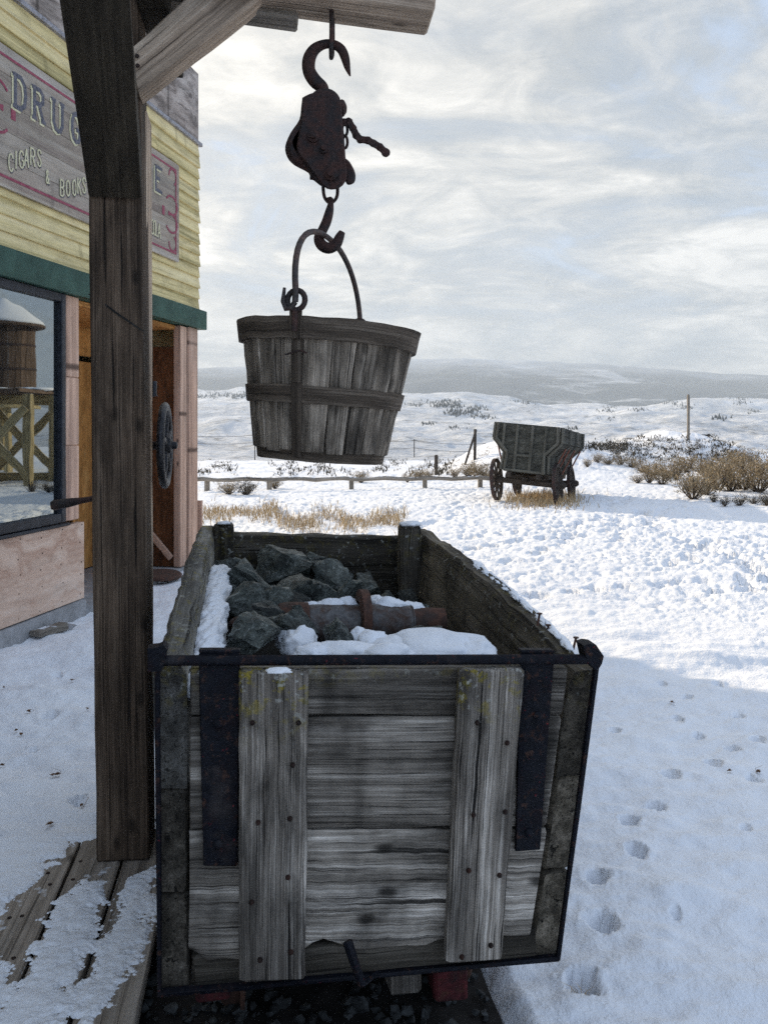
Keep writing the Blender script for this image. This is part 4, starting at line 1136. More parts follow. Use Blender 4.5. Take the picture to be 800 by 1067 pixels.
# latch lever
m = MB()
m.tube([cface(362, 981, .075), cface(368, 1000, .09), cface(377, 1026, .085)], [.012, .011, .009], 8); m.tube([cface(377, 1027, .08), cface(386, 1020, .05), cface(393, 1014, .03)], .006, 6)
m.build('latch_lever', M['black_iron'], cart)
# inner left ledge, back panel, back posts
m = MB()
bl0, br0 = BBL+RT*TW, BBR-RT*TW; bt0, bt1 = BTL+RT*TW+UP*-.02, BTR-RT*TW-UP*.03
for v0, v1 in ((.0, .33), (.333, .66), (.663, 1.0)):
    A, B = bl0.lerp(bt0, v0), bl0.lerp(bt0, v1); C_, E_ = br0.lerp(bt1, v0), br0.lerp(bt1, v1)
    m.beam([A, A-FW*.06, B-FW*.06, B], [C_, C_-FW*.06, E_-FW*.06, E_], seg=8, bev=.008, jit=.003, tint=rng.uniform(.8, 1.1))
m.build('end_panel', M['cart_side'], cart)
for (x, sx_) in ((233, .0), (427, .0)):
    m = MB(); t_ = P(x, 546 if x < 300 else 547, 3.60); b_ = t_.copy(); b_.z = .3
    wd = .092 if x < 300 else .098
    m.plank(b_, t_, wd, .085, RT, FW, seg=7, bev=.012, jit=.003); m.build('corner_post', M['cart_side'], cart)
# floor and the packed fill the rocks lie on
m = MB(); ins = .02
fl0 = FBL+RT*(TW+.002)+FW*.09+UP*.04; fl1 = FBR-RT*(TW+.002)+FW*.09+UP*.04; fl2 = BBR-RT*(TW+.002)-FW*.08+UP*.04; fl3 = BBL+RT*(TW+.002)-FW*.08+UP*.04
m.beam([fl0, fl1, fl1+UP*.04, fl0+UP*.04], [fl3, fl2, fl2+UP*.04, fl3+UP*.04], seg=2, jit=0); m.build('cart_floor', M['cart_side'], cart)
gx = 26; gy = 36; V = []; Fc = []
for j in range(gy):
    for i in range(gx):
        u, t = i/(gx-1), j/(gy-1)
        a = (FTL+RT*(TW+.004)+FW*.075).lerp(FTR-RT*(TW+.006)+FW*.075, u); b = (BTL+RT*(TW+.004)-FW*.07).lerp(BTR-RT*(TW+.006)-FW*.07, u)
        p = a.lerp(b, t)
        p.z = .82-.10*u+.05*t+.05*mnoise.noise(Vector((u*7, t*12, 4)))
        V.append(p)
for j in range(gy-1):
    for i in range(gx-1): Fc.append((j*gx+i, j*gx+i+1, (j+1)*gx+i+1, (j+1)*gx+i))
m = MB(); m.add(V, Fc); m.build('packed_ore', M['fill'], cart)
# running gear
m = MB()
for x, dx in ((222, 0), (470, 0)):
    p0 = P(x, 1052, 2.12); p0.z = .17; L_ = FW*1.7
    hw_ = .045
    m.plank(p0-UP*.065, p0-UP*.065+L_, hw_*2, .012, RT, seg=2, jit=.0005); m.plank(p0+UP*.065, p0+UP*.065+L_, hw_*2, .012, RT, seg=2, jit=.0005)
    m.plank(p0-RT*hw_*.9, p0-RT*hw_*.9+L_, .012, .118, RT, UP, seg=2, jit=.0005)
    m.plank(p0-FW*.006+UP*.0, p0+FW*.006, hw_*1.9, .142, RT, UP, seg=1, jit=.0005)
m.build('frame_channel', M['red_iron'], cart)
m = MB(); p0 = P(420, 1030, 2.16); p0.z = .19; m.plank(p0-UP*.08, p0+UP*.09, .085, .07, RT, FW, seg=2); m.build('wood_block', M['cart_cleat'], cart)
for t in (.35, 1.25):
    c_ = (FBL+FBR)/2+FW*(t+.12); c_.z = .055
    m = MB(); m.tube([c_-RT*.42, c_+RT*.42], .022, 10); m.build('axle', M['iron'], cart)
    for sg_ in (-1, 1):
        m = MB(); m.lathe([(.03, -.03), (.125, -.03), (.135, -.02), (.135, .02), (.155, .024), (.155, .036), (.05, .038), (.03, .05)], c_+RT*sg_*.33, RT*(-sg_), 32); m.build('wheel', M['rust'], cart)
# nails left in the worn right-hand wall
m = MB()
for x, y, dx in ((570, 652, 1), (597, 665, 3), (590, 670, -2), (560, 640, 2)):
    p0 = P(x, y+12, 2.3); p1 = P(x+dx, y, 2.3); m.tube([p0, p1], .0035, 6); m.lathe([(.008, 0), (.008, .003)], p1, UP, 8)
m.build('bent_nails', M['rust'], cart)

# ---- rocks in the cart
ROCKS = [(296, 590, 3.42, .150, 11, (1.1, 1, .8), 'large pyramid-shaped grey rock at the back of the ore cart'),
         (252, 607, 3.15, .125, 5, (1, 1, .9), 'rounded dark rock against the left wall of the ore cart'),
         (268, 663, 2.42, .108, 3, (1.1, 1, .85), 'dark blocky rock nearest the tailgate on the left of the ore cart'),
         (306, 612, 3.05, .105, 8, (1.1, 1, .8), 'dark angular rock in front of the pyramid-shaped rock in the cart')]
for (a, b, y_, r, sd, sq, lb) in ROCKS:
    m = MB(); c_ = P(a, b, y_); rock_mesh(m, c_, r, sd, sq); tag(m.build('ore_rock', M['rock'], None, True, 25, org=c_), lb, 'rock', 'ore rocks in the cart')
for i, (a, b, y_, r) in enumerate([(258, 632, 2.78, .098), (345, 604, 3.40, .11), (330, 624, 3.05, .085), (362, 622, 3.15, .085), (285, 632, 2.80, .085), (383, 612, 3.50, .085), (238, 592, 3.48, .08), (405, 628, 3.30, .06), (436, 640, 2.98, .05), (318, 645, 2.62, .075), (366, 640, 2.9, .07), (300, 655, 2.5, .07), (425, 624, 3.45, .06), (330, 590, 3.55, .08), (275, 645, 2.62, .07), (350, 665, 2.35, .06), (310, 630, 2.95, .06), (440, 662, 2.6, .06)]):
    m = MB(); c_ = P(a, b, y_); rock_mesh(m, c_, r, 40+i, (1.05, 1, .85), rng.uniform(.45, 1.25))
    tag(m.build('ore_rock', M['rock'], None, True, 25, org=c_), 'broken dark grey ore rock heaped in the cart among the others', 'rock', 'ore rocks in the cart')
# ---- old pipe lying on the rocks
pa, pz = P(290, 650, 2.66), P(462, 648, 2.78); dp_ = (pz-pa)
pipe = thing('rusty_pipe', 'rusty grey pipe with collar and ring lying under snow in the cart', 'pipe', pa.lerp(pz, .5))
axp = dp_.normalized(); LL = dp_.length
m = MB(); m.lathe([(.058, LL*.16), (.061, LL*.2), (.060, LL*.6), (.056, LL*.78), (.056, LL*.8)], pa, axp, 28); m.build('barrel', M['pipe_grey'], pipe)
m = MB(); m.lathe([(.045, 0), (.064, -.0), (.070, .03), (.068, LL*.17), (.052, LL*.17), (.046, .04)], pa, axp, 28, closed=True); m.build('bell_end', M['rust'], pipe)
m = MB(); m.lathe([(.059, LL*.79), (.050, LL*.80), (.046, LL), (.01, LL+.002)], pa, axp, 24); m.build('spigot', M['rust'], pipe)
m = MB(); m.lathe([(.062, LL*.50-.018), (.098, LL*.50-.014), (.098, LL*.50+.014), (.062, LL*.50+.018)], pa+UP*.012, axp, 28, closed=True); m.build('collar', M['rust'], pipe)
rc = P(262, 652, 2.62); m = MB()
m.tube([rc+axp*.062*math.cos(t)+(UP*.7-FW*.7)*.045*math.sin(t) for t in np.linspace(0, 2*math.pi, 24, endpoint=False)], .013, 8, closed=True); m.build('ring', M['rust'], pipe)

# ---- snow lying in the cart
m = MB()
for i, (a, b, y_, rx, ry, rz) in enumerate([(452, 677, 2.30, .155, .13, .052), (415, 680, 2.28, .09, .10, .042), (492, 682, 2.26, .07, .09, .04), (374, 668, 2.40, .04, .05, .040), (388, 672, 2.33, .05, .06, .04), (360, 682, 2.22, .11, .06, .035), (405, 684, 2.18, .07, .05, .035),
                                            (312, 672, 2.45, .055, .07, .055), (300, 664, 2.5, .04, .05, .04), (325, 683, 2.2, .05, .05, .03),
                                            (322, 634, 2.72, .05, .035, .022), (345, 632, 2.73, .055, .035, .028), (362, 631, 2.74, .035, .03, .03), (405, 632, 2.76, .06, .035, .030), (428, 635, 2.78, .05, .035, .025), (450, 641, 2.8, .04, .03, .018),
                                            (285, 639, 2.66, .04, .03, .016), (392, 626, 2.95, .03, .03, .02)]):
    m.blob(P(a, b, y_), rx, ry, rz, .16 if rx > .06 else .2, 2.0, 4, i+3)
for k in range(14):     # ledge along the left wall
    t = k/13; y_ = 2.05+1.05*t
    p = FTL.lerp(BTL, (y_-1.9)/1.77)+RT*(TW+.03); p.z = FTL.lerp(BTL, (y_-1.9)/1.77).z-.09
    m.blob(p, .042+.006*math.sin(k*2.1), .13, .04, .24, 2.6, 4, k+60)
stuffed(m.build('snow_in_cart', M['snow'], smooth=True, angle=180), 'clumps of snow lying on the load of the mine cart', 'snow')
# dusting of snow on the rims
m = MB()
for (a, b, y_, rx, ry, rz) in [(427, 546, 3.58, .05, .04, .012), (233, 545, 3.58, .03, .03, .008), (290, 699, 1.845, .03, .016, .006)]:
    m.blob(P(a, b, y_), rx, ry, rz, .3, 2, 3, 5)
for k in range(9):
    t = k/15
    p = FTR.lerp(BTR, .1+.85*t)+RT*(-.016)+UP*(np.interp(.1+.85*t, [0, .12, .35, .7, 1], [-.02, 0, .022, .018, 0])-.002); m.blob(p, .014, .10, .006, .5, 2.4, 3, k+9)
stuffed(m.build('snow_on_rim', M['snow'], angle=180), 'thin snow along the top edge of the mine cart', 'snow')

# ------------------------------------------------------------------ gravel under the cart
m = MB(); gx, gy = 30, 40; V = []; Fc = []
for j in range(gy):
    for i in range(gx):
        x = -.78+1.14*i/(gx-1); y_ = 1.0+3.1*j/(gy-1)
        X_ = x-.148*(y_-1.9)+.02
        V.append((X_, y_, -.06+.02*mnoise.noise(Vector((X_*9, y_*9, 0)))))
for j in range(gy-1):
    for i in range(gx-1): Fc.append((j*gx+i, j*gx+i+1, (j+1)*gx+i+1, (j+1)*gx+i))
m.add(V, Fc); gb = m.build('gravel_bed', M['dark_earth']); gb['kind'] = 'structure'
m = MB()
for k in range(900):
    y_ = rng.uniform(1.85, 3.2)**1.0; x = rng.uniform(-.72, .34)-.148*(y_-1.9)+.02; r = rng.uniform(.007, .022)*(1.6 if rng.random() < .12 else 1)
    rock_mesh(m, (x, y_, -.055+r*.5), r, 300+k, (1, 1, .7), rng.uniform(.6, 1.7))
stuffed(m.build('gravel', M['gravel'], angle=30), 'dark loose gravel under the mine cart', 'gravel')

# ------------------------------------------------------------------ boardwalk
e0 = G(143, 1067, DZ)+RT*.002
bw = thing('boardwalk', 'weathered plank boardwalk partly under snow at the foot of the hoist', 'boardwalk', Vector((-1.2, 2.2, 0)))
bw['_org'] = (-1.2, 2.2, 0)
edges_ = [0.0, .172, .342, .512, .69, .87, 1.05, 1.23, 1.41]
for k in range(len(edges_)-1):
    m = MB(); cen = e0-RT*((edges_[k]+edges_[k+1])/2); wd = edges_[k+1]-edges_[k]-.010
    fend = .99+rng.uniform(-.01, .015)+(edges_[k]*.149*.0)
    m.plank(cen-FW*2.6-UP*.02, cen+FW*fend-UP*.02, wd, .04, RT, UP, seg=16, bev=.006, jit=.0012, tint=rng.uniform(.85, 1.1)); m.build('deck_plank', M['deck'], bw)
m = MB()
for t in (-2.3, -1.0, .1, .9):
    m.plank(e0+FW*t-RT*.03-UP*.082, e0+FW*t-RT*1.38-UP*.082, .07, .08, FW, seg=2)
m.build('joist', M['deck'], bw)
for (x, y) in ((84, 898), (76, 917), (52, 922), (50, 910), (23, 955), (10, 957), (104, 991), (132, 991), (71, 1052), (14, 999), (20, 873), (2, 940)):
    m = MB(); m.lathe([(.007, 0), (.006, .0015)], G(x, y, DZ)+UP*.0005, UP, 8); m.build('nail_head', M['nail'], bw)
# snow on the boards: height field from outlines, broken by noise
def sd_poly(px, py, poly):
    d = np.full(px.shape, 1e9); ins = np.zeros(px.shape, bool)
    n = len(poly)
    for i in range(n):
        ax, ay = poly[i]; bx, by = poly[(i+1) % n]
        ex, ey = bx-ax, by-ay; wx, wy = px-ax, py-ay
        t = np.clip((wx*ex+wy*ey)/(ex*ex+ey*ey+1e-12), 0, 1)
        d = np.minimum(d, np.hypot(wx-ex*t, wy-ey*t))
        c = ((ay > py) != (by > py)) & (px < (bx-ax)*(py-ay)/((by-ay)+1e-12)+ax)
        ins ^= c
    return np.where(ins, d, -d)
polys = [[(-260, 862), (100, 868), (100, 873), (80, 876), (62, 890), (50, 902), (34, 918), (15, 934), (0, 952), (-60, 1000), (-260, 1040)],
         [(85, 924), (103, 922), (102, 945), (92, 985), (70, 1050), (55, 1110), (-40, 1110), (20, 1030), (50, 975), (66, 940)],
         [(130, 922), (158, 906), (160, 940), (146, 985), (128, 1020), (100, 1067), (80, 1110), (60, 1110), (88, 1040), (108, 980)],
         [(-10, 1005), (12, 1012), (14, 1035), (-10, 1110), (-160, 1110), (-100, 1040)]]
gxn, gyn = 420, 420
la = np.linspace(-.01, 1.4, gxn); fo = np.linspace(-.35, 1.02, gyn)
LA, FO = np.meshgrid(la, fo, indexing='xy')
Xs = e0.x-RT.x*LA+FW.x*FO; Ys = e0.y-RT.y*LA+FW.y*FO
val = np.full(LA.shape, -1e9)
for pl in polys:
    pw = [(G(a, b, DZ).x, G(a, b, DZ).y) for a, b in pl]
    val = np.maximum(val, sd_poly(Xs, Ys, pw))
val = val+.010+fbm(Xs*16, Ys*16, 6, 3, .72)*.050
Zs = DZ+.001+.011*(1-np.exp(-np.clip(val, 0, 1)/.030))*(1+.5*fbm(Xs*28, Ys*28, 4, 8))
keep = val > 0
idx = -np.ones(LA.shape, int); V = []; Fc = []
kk = np.zeros(LA.shape, bool)
kk[:-1, :-1] = keep[:-1, :-1] | keep[1:, :-1] | keep[:-1, 1:] | keep[1:, 1:]
for j in range(gyn-1):
    for i in range(gxn-1):
        if kk[j, i]:
            q = []
            for (jj, ii) in ((j, i), (j, i+1), (j+1, i+1), (j+1, i)):
                if idx[jj, ii] < 0:
                    idx[jj, ii] = len(V); V.append((Xs[jj, ii], Ys[jj, ii], Zs[jj, ii] if keep[jj, ii] else DZ-.001))
                q.append(idx[jj, ii])
            Fc.append(tuple(q[::-1]))
m = MB(); m.add(V, Fc); stuffed(m.build('snow_on_boardwalk', M['snow'], angle=180), 'patches of snow left on the boardwalk planks', 'snow')

# ------------------------------------------------------------------ bits lying by the shop
def lying(name, mb, mat, label, cat, c, group=None):
    return tag(mb.build(name, mat, None, org=c), label, cat, group)
m = MB(); a, b = G(36, 665), G(66, 656); m.plank(a+UP*.03, b+UP*.03, .11, .05, (1, -.6, 0), seg=4, jit=.003, bev=.01); lying('loose_board', m, M['grey_wood'], 'grey board lying in snow along the foot of the shop wall', 'board', a)
for i, (x, y, r, lb) in enumerate(((73, 655, .05, 'small grey stone at the end of the board by the shop wall'), (165, 600, .08, 'pale grey stone by the doorstep, left one of two'), (176, 597, .06, 'small grey stone by the doorstep, right one of two'))):
    m = MB(); c_ = G(x, y)+UP*r*.35; rock_mesh(m, c_, r, 90+i, (1.2, 1, .6)); lying('loose_stone', m, M['concrete'], lb, 'stone', c_)
m = MB(); c_ = G(168, 607)+UP*.06; m.lathe([(.02, 0), (.20, 0), (.205, .02), (.19, .035), (.02, .036)], c_, (.05, -.05, 1), 28); lying('round_lid', m, M['rust'], 'round brown lid on the ground beside the doorstep', 'lid', c_)
m = MB()
for (x, y) in ((17, 761), (22, 764), (55, 815), (60, 813), (2, 795), (85, 847), (4, 716), (30, 743), (91, 742), (75, 706), (52, 866), (760, 801), (790, 800), (700, 735)):
    p = G(x, y); p.z = h1(p.x, p.y)+.012
    for k in range(3):
        a = rng.uniform(0, 6.28); r = rng.uniform(.008, .022)
        m.add([p+Vector((r*math.cos(a+t)*f, r*math.sin(a+t)*f, .006*math.sin(t*2)+k*.003)) for t, f in ((0, 1), (1.4, .45), (3.1, .9), (4.6, .45))], [(0, 1, 2, 3)])
    if rng.random() < .4:
        m.tube([p-UP*.02, p+Vector((rng.uniform(-.02, .02), 0, .015)), p+Vector((rng.uniform(-.03, .03), rng.uniform(-.02, .02), .03))], [.0012, .001, .0006], 4)
stuffed(m.build('leaf_litter', M['leaf'], smooth=False), 'dead leaves and twigs scattered on the snow', 'leaves')

# ------------------------------------------------------------------ grass and brush
def blades(mb, pts, hmin, hmax, wd, lean=.5, tint=(.7, 1.25), seed=0):
    rr = random.Random(seed)
    for p in pts:
        h = rr.uniform(hmin, hmax); a = rr.uniform(0, 6.28); l = rr.uniform(.1, lean)*h
        dx, dy = math.cos(a)*l, math.sin(a)*l; b = rr.uniform(0, 6.28); wx, wy = math.cos(b)*wd/2, math.sin(b)*wd/2
        x, y, z = p
        mb.add([(x-wx, y-wy, z), (x+wx, y+wy, z), (x+dx*.4+wx*.8, y+dy*.4+wy*.8, z+h*.6), (x+dx*.4-wx*.8, y+dy*.4-wy*.8, z+h*.6), (x+dx, y+dy, z+h*.95)], [(0, 1, 2, 3), (3, 2, 4)], None, rr.uniform(*tint))
g0 = G(605, 1030); m = MB()
blades(m, [(g0.x+rng.gauss(0, .016), g0.y+rng.gauss(0, .014), -.05) for _ in range(26)], .03, .085, .003, 1.0)
tag(m.build('grass_tuft', M['dry_grass'], None, False, org=g0), 'small dry grass tuft in a hole in the snow beside the cart', 'grass tuft')
m = MB(); pts = []
for k in range(3600):
    x = rng.uniform(208, 425); y = rng.gauss(543, 7) if x > 290 else rng.gauss(535, 6)
    if not 522 < y < 560: continue
    if fbm(np.array([x*.035]), np.array([y*.11]), 3, 2)[0] < -.02: continue
    p = G(x, y); pts.append((p.x, p.y, h1(p.x, p.y)-.02))
blades(m, pts, .05, .22, .011, 1.0, (.55, 1.3), 4)
stuffed(m.build('dry_grass', M['dry_grass'], smooth=False), 'tan dry grass poking through snow behind the cart', 'grass')
m = MB(); pts = []
for k in range(1600):
    x = rng.gauss(568, 24); y = rng.gauss(522, 4)
    if not 526 < x+0 < 608 and rng.random() < .8: continue
    p = G(x, y); pts.append((p.x, p.y, h1(p.x, p.y)-.02))
blades(m, pts, .06, .22, .016, .8, (.6, 1.3), 6)
stuffed(m.build('grass_under_wagon', M['dry_grass'], smooth=False), 'tan dry grass around the wheels of the wagon', 'grass')

def bush_mesh(seed, n_st=26, leaves=1100, squat=.8):
    rr = random.Random(seed); st = MB(); lf = MB(); tips = []
    for i in range(n_st):
        a = rr.uniform(0, 6.28); sp = rr.uniform(.1, 1.0)
        d = Vector((math.cos(a)*sp, math.sin(a)*sp, rr.uniform(.55, 1.0))).normalized(); L_ = rr.uniform(.55, 1.0)*(1-.25*sp)
        pts = [Vector((0, 0, -.05))]
        for k in range(4):
            d = (d+Vector((rr.gauss(0, .18), rr.gauss(0, .18), .10))).normalized(); pts.append(pts[-1]+d*L_/4)
        st.tube(pts, [.022, .016, .012, .008, .004], 4)
        tips += [(pts[2], d, .5), (pts[3], d, .8), (pts[4], d, 1.0), (pts[4], d, 1.0)]
    for k in range(leaves):
        p, d, w_ = rr.choice(tips)
        q = p+Vector((rr.gauss(0, .085), rr.gauss(0, .085), rr.gauss(0, .075)))
        if q.z < 0: q.z = abs(q.z)
        dd = (d+Vector((rr.gauss(0, .5), rr.gauss(0, .5), rr.gauss(.2, .45)))).normalized(); ln = rr.uniform(.05, .12); w2 = Vector((rr.gauss(0, 1), rr.gauss(0, 1), rr.gauss(0, .4))).normalized()*rr.uniform(.008, .017)
        lf.add([q-w2*.5, q+dd*ln*.5-w2, q+dd*ln, q+dd*ln*.5+w2], [(0, 1, 2, 3)], None, rr.uniform(.6, 1.35))
    return st, lf
protos = {}
def bush_proto(kind, i):
    if (kind, i) not in protos:
        st, lf = bush_mesh(100+i+(50 if kind == 'dark' else 0))
        r = bpy.data.objects.new('sagebrush', None); r['_org'] = (0, 0, 0)
        fo_ = lf.build('foliage', M['sage'] if kind == 'tan' else M['sage_dark'], None, False); sm_ = st.build('stems', M['twig'], None, True)
        for o in (fo_, sm_): COL.objects.unlink(o)
        protos[(kind, i)] = (fo_, sm_)
    return protos[(kind, i)]
def bush(x, y, s, label, group, kind='tan', i=None, sz=1.0):
    fo_, sm_ = bush_proto(kind, rng.randrange(5) if i is None else i)
    r = bpy.data.objects.new('sagebrush', None); COL.objects.link(r)
    r.location = (x, y, h1(x, y)-.03*s); r.rotation_euler = (0, 0, rng.uniform(0, 6.28)); r.scale = (s*rng.uniform(.8, 1.2), s*rng.uniform(.8, 1.2), s*sz*rng.uniform(.75, 1.2))
    tag(r, label, 'bush', group)
    for o in (fo_, sm_):
        c = o.copy(); COL.objects.link(c); c.parent = r
    return r
def bpx(px, py, hpx, label, group, kind='tan', yy=None, sz=.8):
    """bush whose foot is at pixel (px, py), hpx pixels tall"""
    p = hit(px, py, 11, 60) if yy is None else Vector(((px-400)/F*yy, yy, 0))
    return bush(p.x, p.y, 1.35*hpx/F*p.y/.95, label, group, kind, sz=sz)
bpx(238, 515, 17, 'grey-tan sagebrush in front of the log rail, nearest the shop corner', 'sagebrush by the log rail'); bpx(256, 515, 18, 'darker round sagebrush in front of the log rail beside a paler one', 'sagebrush by the log rail', 'dark')
bpx(286, 509, 12, 'small pale sagebrush behind the log rail', 'sagebrush by the log rail'); bpx(376, 503, 15, 'rounded tan sagebrush directly below the bucket, by the rail', 'sagebrush by the log rail')
for (x, y, h) in ((436, 500, 16), (447, 499, 10), (474, 498, 13), (488, 497, 15), (497, 499, 18), (505, 498, 14), (424, 502, 9), (513, 500, 12)):
    bpx(x, y, h, 'tan sagebrush on the slope between the log rail and the wagon', 'sagebrush left of the wagon')
for (x, y, h) in ((622, 482, 10), (634, 484, 12), (646, 485, 11), (658, 487, 14), (670, 492, 18), (682, 495, 20), (694, 498, 22), (705, 500, 20), (676, 503, 16), (690, 505, 17), (664, 503, 12), (715, 492, 18), (612, 486, 8)):
    bpx(x, y, h, 'tan sagebrush in the thicket just right of the wagon', 'sagebrush thicket right of the wagon')
for (x, y, h) in ((722, 520, 28), (735, 515, 28), (748, 510, 26), (760, 512, 30), (775, 510, 30), (790, 512, 30), (742, 498, 24), (758, 496, 24), (774, 494, 22), (792, 496, 26), (808, 506, 32), (825, 512, 34), (768, 485, 16), (784, 484, 18), (730, 492, 20), (840, 500, 34), (810, 486, 20), (718, 512, 18)):
    bpx(x, y, h, 'tan sagebrush in the thicket at the right edge of the picture', 'sagebrush thicket at the right edge')
for (x, y, h) in ((755, 527, 13), (770, 527, 12), (785, 525, 11), (799, 527, 13), (744, 523, 10)):
    bpx(x, y, h, 'low dark brush half buried in snow below the right thicket', 'low dark brush under the right thicket', 'dark')
# many small clumps of scrub on banks and mounds: one mass
m = MB(); rr = random.Random(21)
def clump(p, s, n=26, t=1.0):
    for k in range(n):
        q = p+Vector((rr.gauss(0, .38*s), rr.gauss(0, .38*s), abs(rr.gauss(0, .32*s))))
        d = Vector((rr.gauss(0, .5), rr.gauss(0, .5), 1)).normalized()*rr.uniform(.2, .5)*s; w_ = Vector((rr.gauss(0, 1), rr.gauss(0, 1), .2)).normalized()*.06*s
        m.add([q-w_, q+d*.5-w_*1.2, q+d, q+w_], [(0, 1, 2, 3)], None, t*rr.uniform(.6, 1.3))
for k in range(150):
    px = rr.uniform(195, 470); py = rr.uniform(479, 497)
    if vnoise(np.array([px*.04]), np.array([py*.25]), 6)[0] < -.12: continue
    p = hit(px, py, 24, 90); clump(p, rr.uniform(.12, .42), 20, .8)
for k in range(260):
    px = rr.uniform(640, 775); py = rr.uniform(457, 482)
    p = hit(px, py, 24, 60)
    if p.y < 58: clump(p, rr.uniform(.12, .30), 20, .8)
for k in range(60):
    px = rr.uniform(600, 655); p = hit(px, rr.uniform(464, 472), 24, 60); clump(p, rr.uniform(.15, .32), 22, .7)
for k in range(120):
    px = rr.uniform(450, 530); p = hit(px, rr.uniform(456, 494), 24, 60)
    if p.y < 58: clump(p, rr.uniform(.06, .16), 14, .9)
stuffed(m.build('scrub', M['sage_dark'], smooth=False), 'dark low scrub dotted over the snowy banks and mounds', 'scrub')
# far woods
m = MB(); rr = random.Random(5)
def conifer(p, h):
    n = 6; V = [p+Vector((0, 0, h))]; 
    for k in range(n):
        a = k*6.283/n+rr.uniform(-.3, .3); r = h*rr.uniform(.18, .30); V.append(p+Vector((math.cos(a)*r, math.sin(a)*r, h*rr.uniform(-.02, .15))))
    m.add(V, [(0, k+1, (k+1) % n+1) for k in range(n)], None, rr.uniform(.7, 1.3))
for (x0, x1, y0, y1, n, hh) in ((200, 262, 409, 414, 60, 9), (205, 240, 411, 414, 40, 9), (440, 480, 419, 426, 50, 7), (462, 500, 424, 433, 60, 7), (480, 520, 432, 438, 25, 5), (545, 605, 409, 419, 140, 8), (520, 560, 417, 422, 40, 7), (600, 700, 420, 430, 30, 6), (640, 720, 425, 432, 26, 5), (740, 800, 428, 436, 26, 6), (690, 790, 419, 425, 40, 7), (430, 800, 410, 425, 40, 8), (430, 800, 430, 455, 40, 4)):
    cl_ = [(rr.uniform(x0, x1), rr.uniform(y0, y1)) for _ in range(max(2, n//10))]
    for k in range(int(n*2.2)):
        c_ = rr.choice(cl_); p = hit(c_[0]+rr.gauss(0, 5), c_[1]+rr.gauss(0, 1.1), 250, 3250)
        if p.y < 3200: conifer(p, 0.85*hh*rr.uniform(.6, 1.3)*min(1, p.y/1200))
stuffed(m.build('far_woods', M['far_wood'], smooth=False), 'dark conifer woods scattered over the far snowy hills', 'woods')

# ------------------------------------------------------------------ rail, posts, poles
Yr = 19.2
a = P(196, 501.5, Yr); b = P(512, 500.5, 20.2); a.z = .27; b.z = .24
rail = thing('log_rail', 'low weathered log rail on short posts across the snow', 'rail fence', Vector((a.x, a.y, 0)))
m = MB(); n = 22; m.tube([a.lerp(b, i/n)+Vector((0, 0, .018*math.sin(i*1.9))) for i in range(n+1)], [.048+.006*math.sin(i*2.3) for i in range(n+1)], 8); m.build('rail', M['grey_wood'], rail)
for px in (214, 277, 362, 440, 500):
    t = (px-196)/316; p = a.lerp(b, t); m = MB(); m.plank(Vector((p.x, p.y+.10, -.1)), Vector((p.x, p.y+.10, .30)), .11, .11, (1, 0, 0), seg=2); m.build('post', M['grey_wood'], rail)
def postobj(px, py0, py1, Y, wd, name, label, cat, mat=M['grey_wood'], dx=0):
    x = (px-400)/F*Y; zb_ = min(h1(x, Y), EYE-(py0-HZ)/F*Y)-.1; t_ = P(px+dx, py1, Y)
    m = MB(); b_ = Vector((x, Y, zb_)); m.plank(b_, t_, wd, wd, (1, 0, 0), seg=5, bev=wd*.2, jit=wd*.03)
    return tag(m.build(name, mat, None, org=b_), label, cat)
postobj(454.5, 491, 474, 26.2, .12, 'fence_post', 'short dark fence post standing alone left of the mound', 'post', M['wheel_wood'])
bp = Vector(((494.5-400)/F*27.5, 27.5, h1((494.5-400)/F*27.5, 27.5)-.1))
br = thing('braced_post', 'grey fence post propped by a leaning pole, left of the wagon', 'post', bp)
m = MB(); m.plank(bp, P(495, 447, 27.5), .09, .09, (1, 0, 0), seg=4); m.build('post', M['wheel_wood'], br)
m = MB(); q = P(484, 490, 27.3); q.z = h1(q.x, q.y)-.05; m.plank(q, P(496, 448, 27.4), .07, .07, (1, 0, 0), seg=4); m.build('leaning_pole', M['wheel_wood'], br)
postobj(717, 476, 411, 33.5, .10, 'utility_pole', 'tall bare wooden pole standing on the mound right of the wagon', 'pole')
gf0 = Vector(((725-400)/F*36, 36, 0)); gf0.z = h1(gf0.x, 36)-.05
gt = thing('gate_frame', 'small open timber frame on top of the far mound', 'frame', gf0)
for px in (725.5, 738):
    m = MB(); x = (px-400)/F*36; m.plank(Vector((x, 36, h1(x, 36)-.05)), P(px, 452, 36), .07, .07, (1, 0, 0), seg=2); m.build('post', M['wheel_wood'], gt)
m = MB(); m.plank(P(723, 453.5, 36), P(740, 453.5, 36), .07, .07, (0, 0, 1), seg=2); m.plank(P(725, 457, 36.05), P(738, 457, 36.05), .05, .05, (0, 0, 1), seg=2); m.build('crossbar', M['wheel_wood'], gt)
